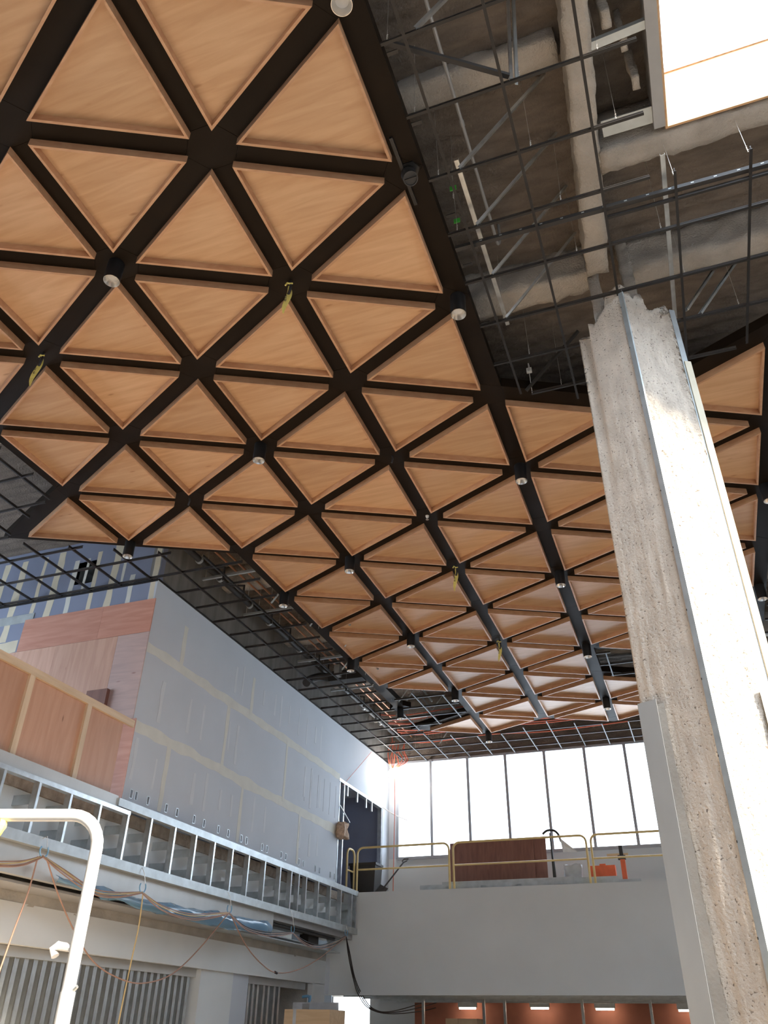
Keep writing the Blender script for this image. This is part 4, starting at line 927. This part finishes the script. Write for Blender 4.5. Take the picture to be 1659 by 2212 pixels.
for si, s_ in enumerate(SW):
    bo_ = empty('cord_bundle', at(*s_[2], 0, XC), BL[si], 'cords', 'cord bundles under the balcony')
    for k in range(4):
        q = [(u, v + (k - 1.5) * (4.0 if 0 < i < len(s_) - 1 else 1.0) * (0.9 if si < 3 else 0.6) + (random.uniform(-1.5, 1.5) if 0 < i < len(s_) - 1 else 0)) for i, (u, v) in enumerate(s_)]
        obj('cord', MB().tube(smooth_path(c3(q, XC + 0.006 * k), 6), 0.0075, 6), ('cord_brown', 'cord_yellow', 'cord_brown', 'cord_brown')[k] if si < 3 else ('cord_black', 'cord_brown')[k % 2], bo_, smooth=True)
cord([(82, 1850), (60, 1930), (30, 2010), (0, 2095), (-15, 2140)], 'cord_brown', 0.009, 'brown cord dropping steeply from the hook behind the white guard rail')
cord([(100, 1852), (125, 1930), (160, 2010), (200, 2075), (250, 2110), (305, 2124), (370, 2105), (430, 2050), (492, 1975)], 'cord_brown', 0.009, 'brown cord hanging in one deep loop below the balcony')
cord([(309, 1930), (300, 2000), (285, 2070), (268, 2150), (252, 2230)], 'cord_yellow', 0.009, 'yellow cord hanging straight down from a blue hook')
cord([(497, 1972), (530, 2040), (565, 2082), (596, 2101), (640, 2096), (690, 2070), (745, 2024)], 'cord_brown', 0.009, 'brown cord with a plug hanging in a shallow loop near the bulkhead')
pk = at(596, 2101, 0, XC); obj('cord_plug', MB().tube([pk + Vector((0, -.04, 0.005)), pk + Vector((0, .04, -0.005))], 0.022, 8), 'cord_black', label='black plug joint in the looped cord', cat='plug')
for k in range(3):
    cord([(748, 2024), (752 + 2 * k, 2060), (762 + 2 * k, 2110), (775 + 4 * k, 2150), (800 + 4 * k, 2180), (850, 2190 - 3 * k), (930, 2180 - 10 * k), (1010, 2155 - 14 * k)], 'cord_black', 0.010, 'black cord dropping from the last hook past the bulkhead', 'black cords beside the bulkhead', XC + 0.02 * k)
# blue film wrap
m = MB(); n_ = 34
P0 = [(120, 1890), (300, 1940), (450, 1968), (580, 1992)]; P1 = [(120, 1905), (300, 1962), (450, 2000), (585, 2020)]
for j in range(2 * n_ + 2): pass
rows = 5; vs = []
for i in range(n_ + 1):
    t = i / n_ * 3; k = min(int(t), 2); f = t - k
    a = c3([P0[k], P0[k + 1]], XF - 0.06); b = c3([P1[k], P1[k + 1]], XF - 0.05); A_ = a[0].lerp(a[1], f); B_ = b[0].lerp(b[1], f)
    for r_ in range(rows):
        s_ = r_ / (rows - 1); q = A_.lerp(B_, s_); q.x += 0.04 * math.sin(s_ * math.pi) + 0.05 * noise.noise(Vector((i * .9, r_ * 1.3, 0))); q.z += 0.05 * noise.noise(Vector((i * .4, r_, 7))); vs.append(q)
m.add(vs, [(i * rows + r_, i * rows + r_ + 1, (i + 1) * rows + r_ + 1, (i + 1) * rows + r_) for i in range(n_) for r_ in range(rows - 1)])
bf = obj('plastic_wrap', m, 'blue_film', label='crumpled blue plastic film hung under the balcony edge', cat='film', smooth='all')
sm = bf.modifiers.new('thickness', 'SOLIDIFY'); sm.thickness = 0.004
obj('black_pipe', MB().tube([(XF - 0.22, 14.7, 3.25), (XF - 0.22, 17.6, 3.25)], 0.03, 10).tube([(XF - 0.22, 14.66, 3.25), (XF - 0.22, 14.74, 3.25)], 0.04, 10), 'dark_pipe', label='black pipe under the balcony near the bulkhead', cat='pipe', smooth=True)
for i, (y, L_) in enumerate(((14.9, 1.4), (15.2, 1.3), (15.0, 1.5))):
    obj('cable_tray_rod', MB().tube([(XF - 0.40 - 0.06 * i, y, 3.10), (XF - 0.36 - 0.06 * i, y + L_, 3.09)], 0.016, 6), 'galv', label='silver rod lying on the tray under the balcony', cat='rod', group='rods on the tray')
obj('junction_box', MB().box(XF - 0.55, XF - 0.35, 16.6, 17.1, 3.10, 3.26).box(XF - 0.5, XF - 0.4, 16.62, 16.7, 3.26, 3.30), 'dark_pipe', label='black junction box under the balcony near the bulkhead', cat='box')

# crate and boards near the header end
o = empty('plywood_crate', (-7.2, 15.2, 0), 'plywood crate top strapped with pale tape below the header', 'crate')
c0 = at(615, 2180, 1, 15.0); c1 = at(690, 2180, 1, 15.0)
obj('crate_panel', MB().box(c0.x, c1.x + 0.2, 15.0, 15.7, 0, c0.z), 'crate_ply', o)
obj('tape_band', MB().box(c0.x + 0.17, c0.x + 0.23, 14.995, 15.7, 0, c0.z + 0.004), 'foam_board', o)
g0 = at(633, 2165, 1, 15.9); g1 = at(728, 2176, 1, 15.9)
o = empty('foam_panel', ((g0.x + g1.x) / 2, 15.9, 0), 'grey foam board standing behind the plywood crate', 'board')
obj('board', MB().box(g0.x, g1.x, 15.9, 15.98, 0, g0.z), 'foam_board', o)
obj('board_label', MB().box(g0.x + 0.20, g0.x + 0.34, 15.895, 15.9, g0.z - 0.14, g0.z - 0.02), 'jamb_grey', o)
b0 = at(665, 2160, 1, 16.4); obj('blue_handle', MB().tube(smooth_path([b0 + Vector((-.12, 0, .05)), b0 + Vector((0, 0, .06)), b0 + Vector((.05, 0, 0)), b0 + Vector((.03, 0, -.1)), Vector((b0.x + .03, b0.y, 0))], 4), 0.025, 8), 'blue_plastic', label='bent blue handle sticking up beside the grey foam board', cat='handle', smooth=True)
bx0 = at(965, 2200, 1, 19.4); bx1 = at(1030, 2200, 1, 19.4)
o = empty('cardboard_box', ((bx0.x + bx1.x) / 2, 19.5, 0), 'cardboard box below the bulkhead in front of the red wall', 'box')
obj('box_body', MB().box(bx0.x, bx1.x, 19.4, 19.9, 0, bx0.z), 'cardboard', o); obj('box_flap', MB().box(bx0.x - .02, bx0.x + .25, 19.38, 19.4, bx0.z - .12, bx0.z), 'cardboard', o)
# work lights under the mezzanine
for i, (u, v) in enumerate(((1010, 2178), (1166, 2178), (1307, 2180), (1487, 2183))):
    p = at(u, v, 1, 23.6); p.z = min(p.z, 2.36)
    o = empty('tube_light', (p.x, 23.6, p.z), 'short strip light shining on the red wall', 'light', 'strip lights on the red wall')
    obj('tube', MB().tube([(p.x - 0.22, 23.6, p.z), (p.x + 0.22, 23.6, p.z)], 0.022, 8), 'work_glow', o)
    obj('fixture', MB().box(p.x - 0.25, p.x + 0.25, 23.57, 23.63, p.z + 0.02, 2.43), 'galv_dull', o)

# ------------------------------------------------------------------ white guard rail by the camera (raised work platform)
g = empty('white_guard_rail', (-1.85, 2.3, 0), 'white steel guard rail post with rounded corner close by', 'railing')
A_ = Vector((-1.934, 2.462, 0)); zt = 2.15
legp = at(165, 2212, 1, 2.40); lx_, ly_ = -1.86, 2.40
tA = at(205, 1850, 1, ly_); lx_ = tA.x; zt = at(170, 1765, 1, ly_).z
rr = 0.11; dirv = Vector((-0.96, -0.28, 0))
pts = [Vector((lx_, ly_, 0)), Vector((lx_, ly_, 1.2)), Vector((lx_, ly_, zt - rr))]
for k in range(1, 8): t = k / 7 * math.pi / 2; pts.append(Vector((lx_, ly_, zt - rr)) + dirv * rr * (1 - math.cos(t)) + Vector((0, 0, rr * math.sin(t))))
pts.append(Vector((lx_, ly_, zt)) + dirv * 1.6)
obj('pipe_frame', MB().tube(pts, 0.021, 14), 'white_paint', g, smooth=True)
e_ = Vector((lx_, ly_, 0)) + dirv * 1.6
obj('far_post', MB().tube([e_ + Vector((0, 0, 0)), e_ + Vector((0, 0, zt))], 0.021, 12), 'white_paint', g, smooth=True)
zl = at(170, 2050, 1, ly_).z
obj('lever', MB().tube([(lx_, ly_, zl), (lx_ - 0.065, ly_ - 0.01, zl + 0.01)], 0.012, 8).tube([(lx_ - 0.062, ly_ - 0.01, zl + 0.012), (lx_ - 0.085, ly_ - 0.01, zl), (lx_ - 0.07, ly_ - 0.01, zl - 0.02)], 0.013, 8), 'white_paint', g, smooth=True)
zs = at(175, 2143, 1, ly_).z
obj('sleeve', MB().tube([(lx_, ly_, 0.9), (lx_, ly_, zs)], 0.0235, 14), 'white_paint', g, smooth=True)
obj('pin', MB().tube([(lx_, ly_, zs - 0.01), (lx_ + 0.035, ly_ - 0.005, zs + 0.015)], 0.006, 6), 'galv', g)
obj('inner_post', MB().box(lx_ - 0.034, lx_ - 0.026, ly_ + 0.02, ly_ + 0.03, 0.0, zt - rr), 'white_paint', g)
tk = Vector((lx_, ly_, zt - 0.02)) + dirv * 0.36
obj('tape_knot', MB().tube(smooth_path([tk, tk + Vector((0.01, -0.01, -0.03)), tk + Vector((-0.01, -0.01, -0.06))], 4), [0.016] * 4 + [0.012] * 4 + [0.003], 6), 'yellow_tape', g)
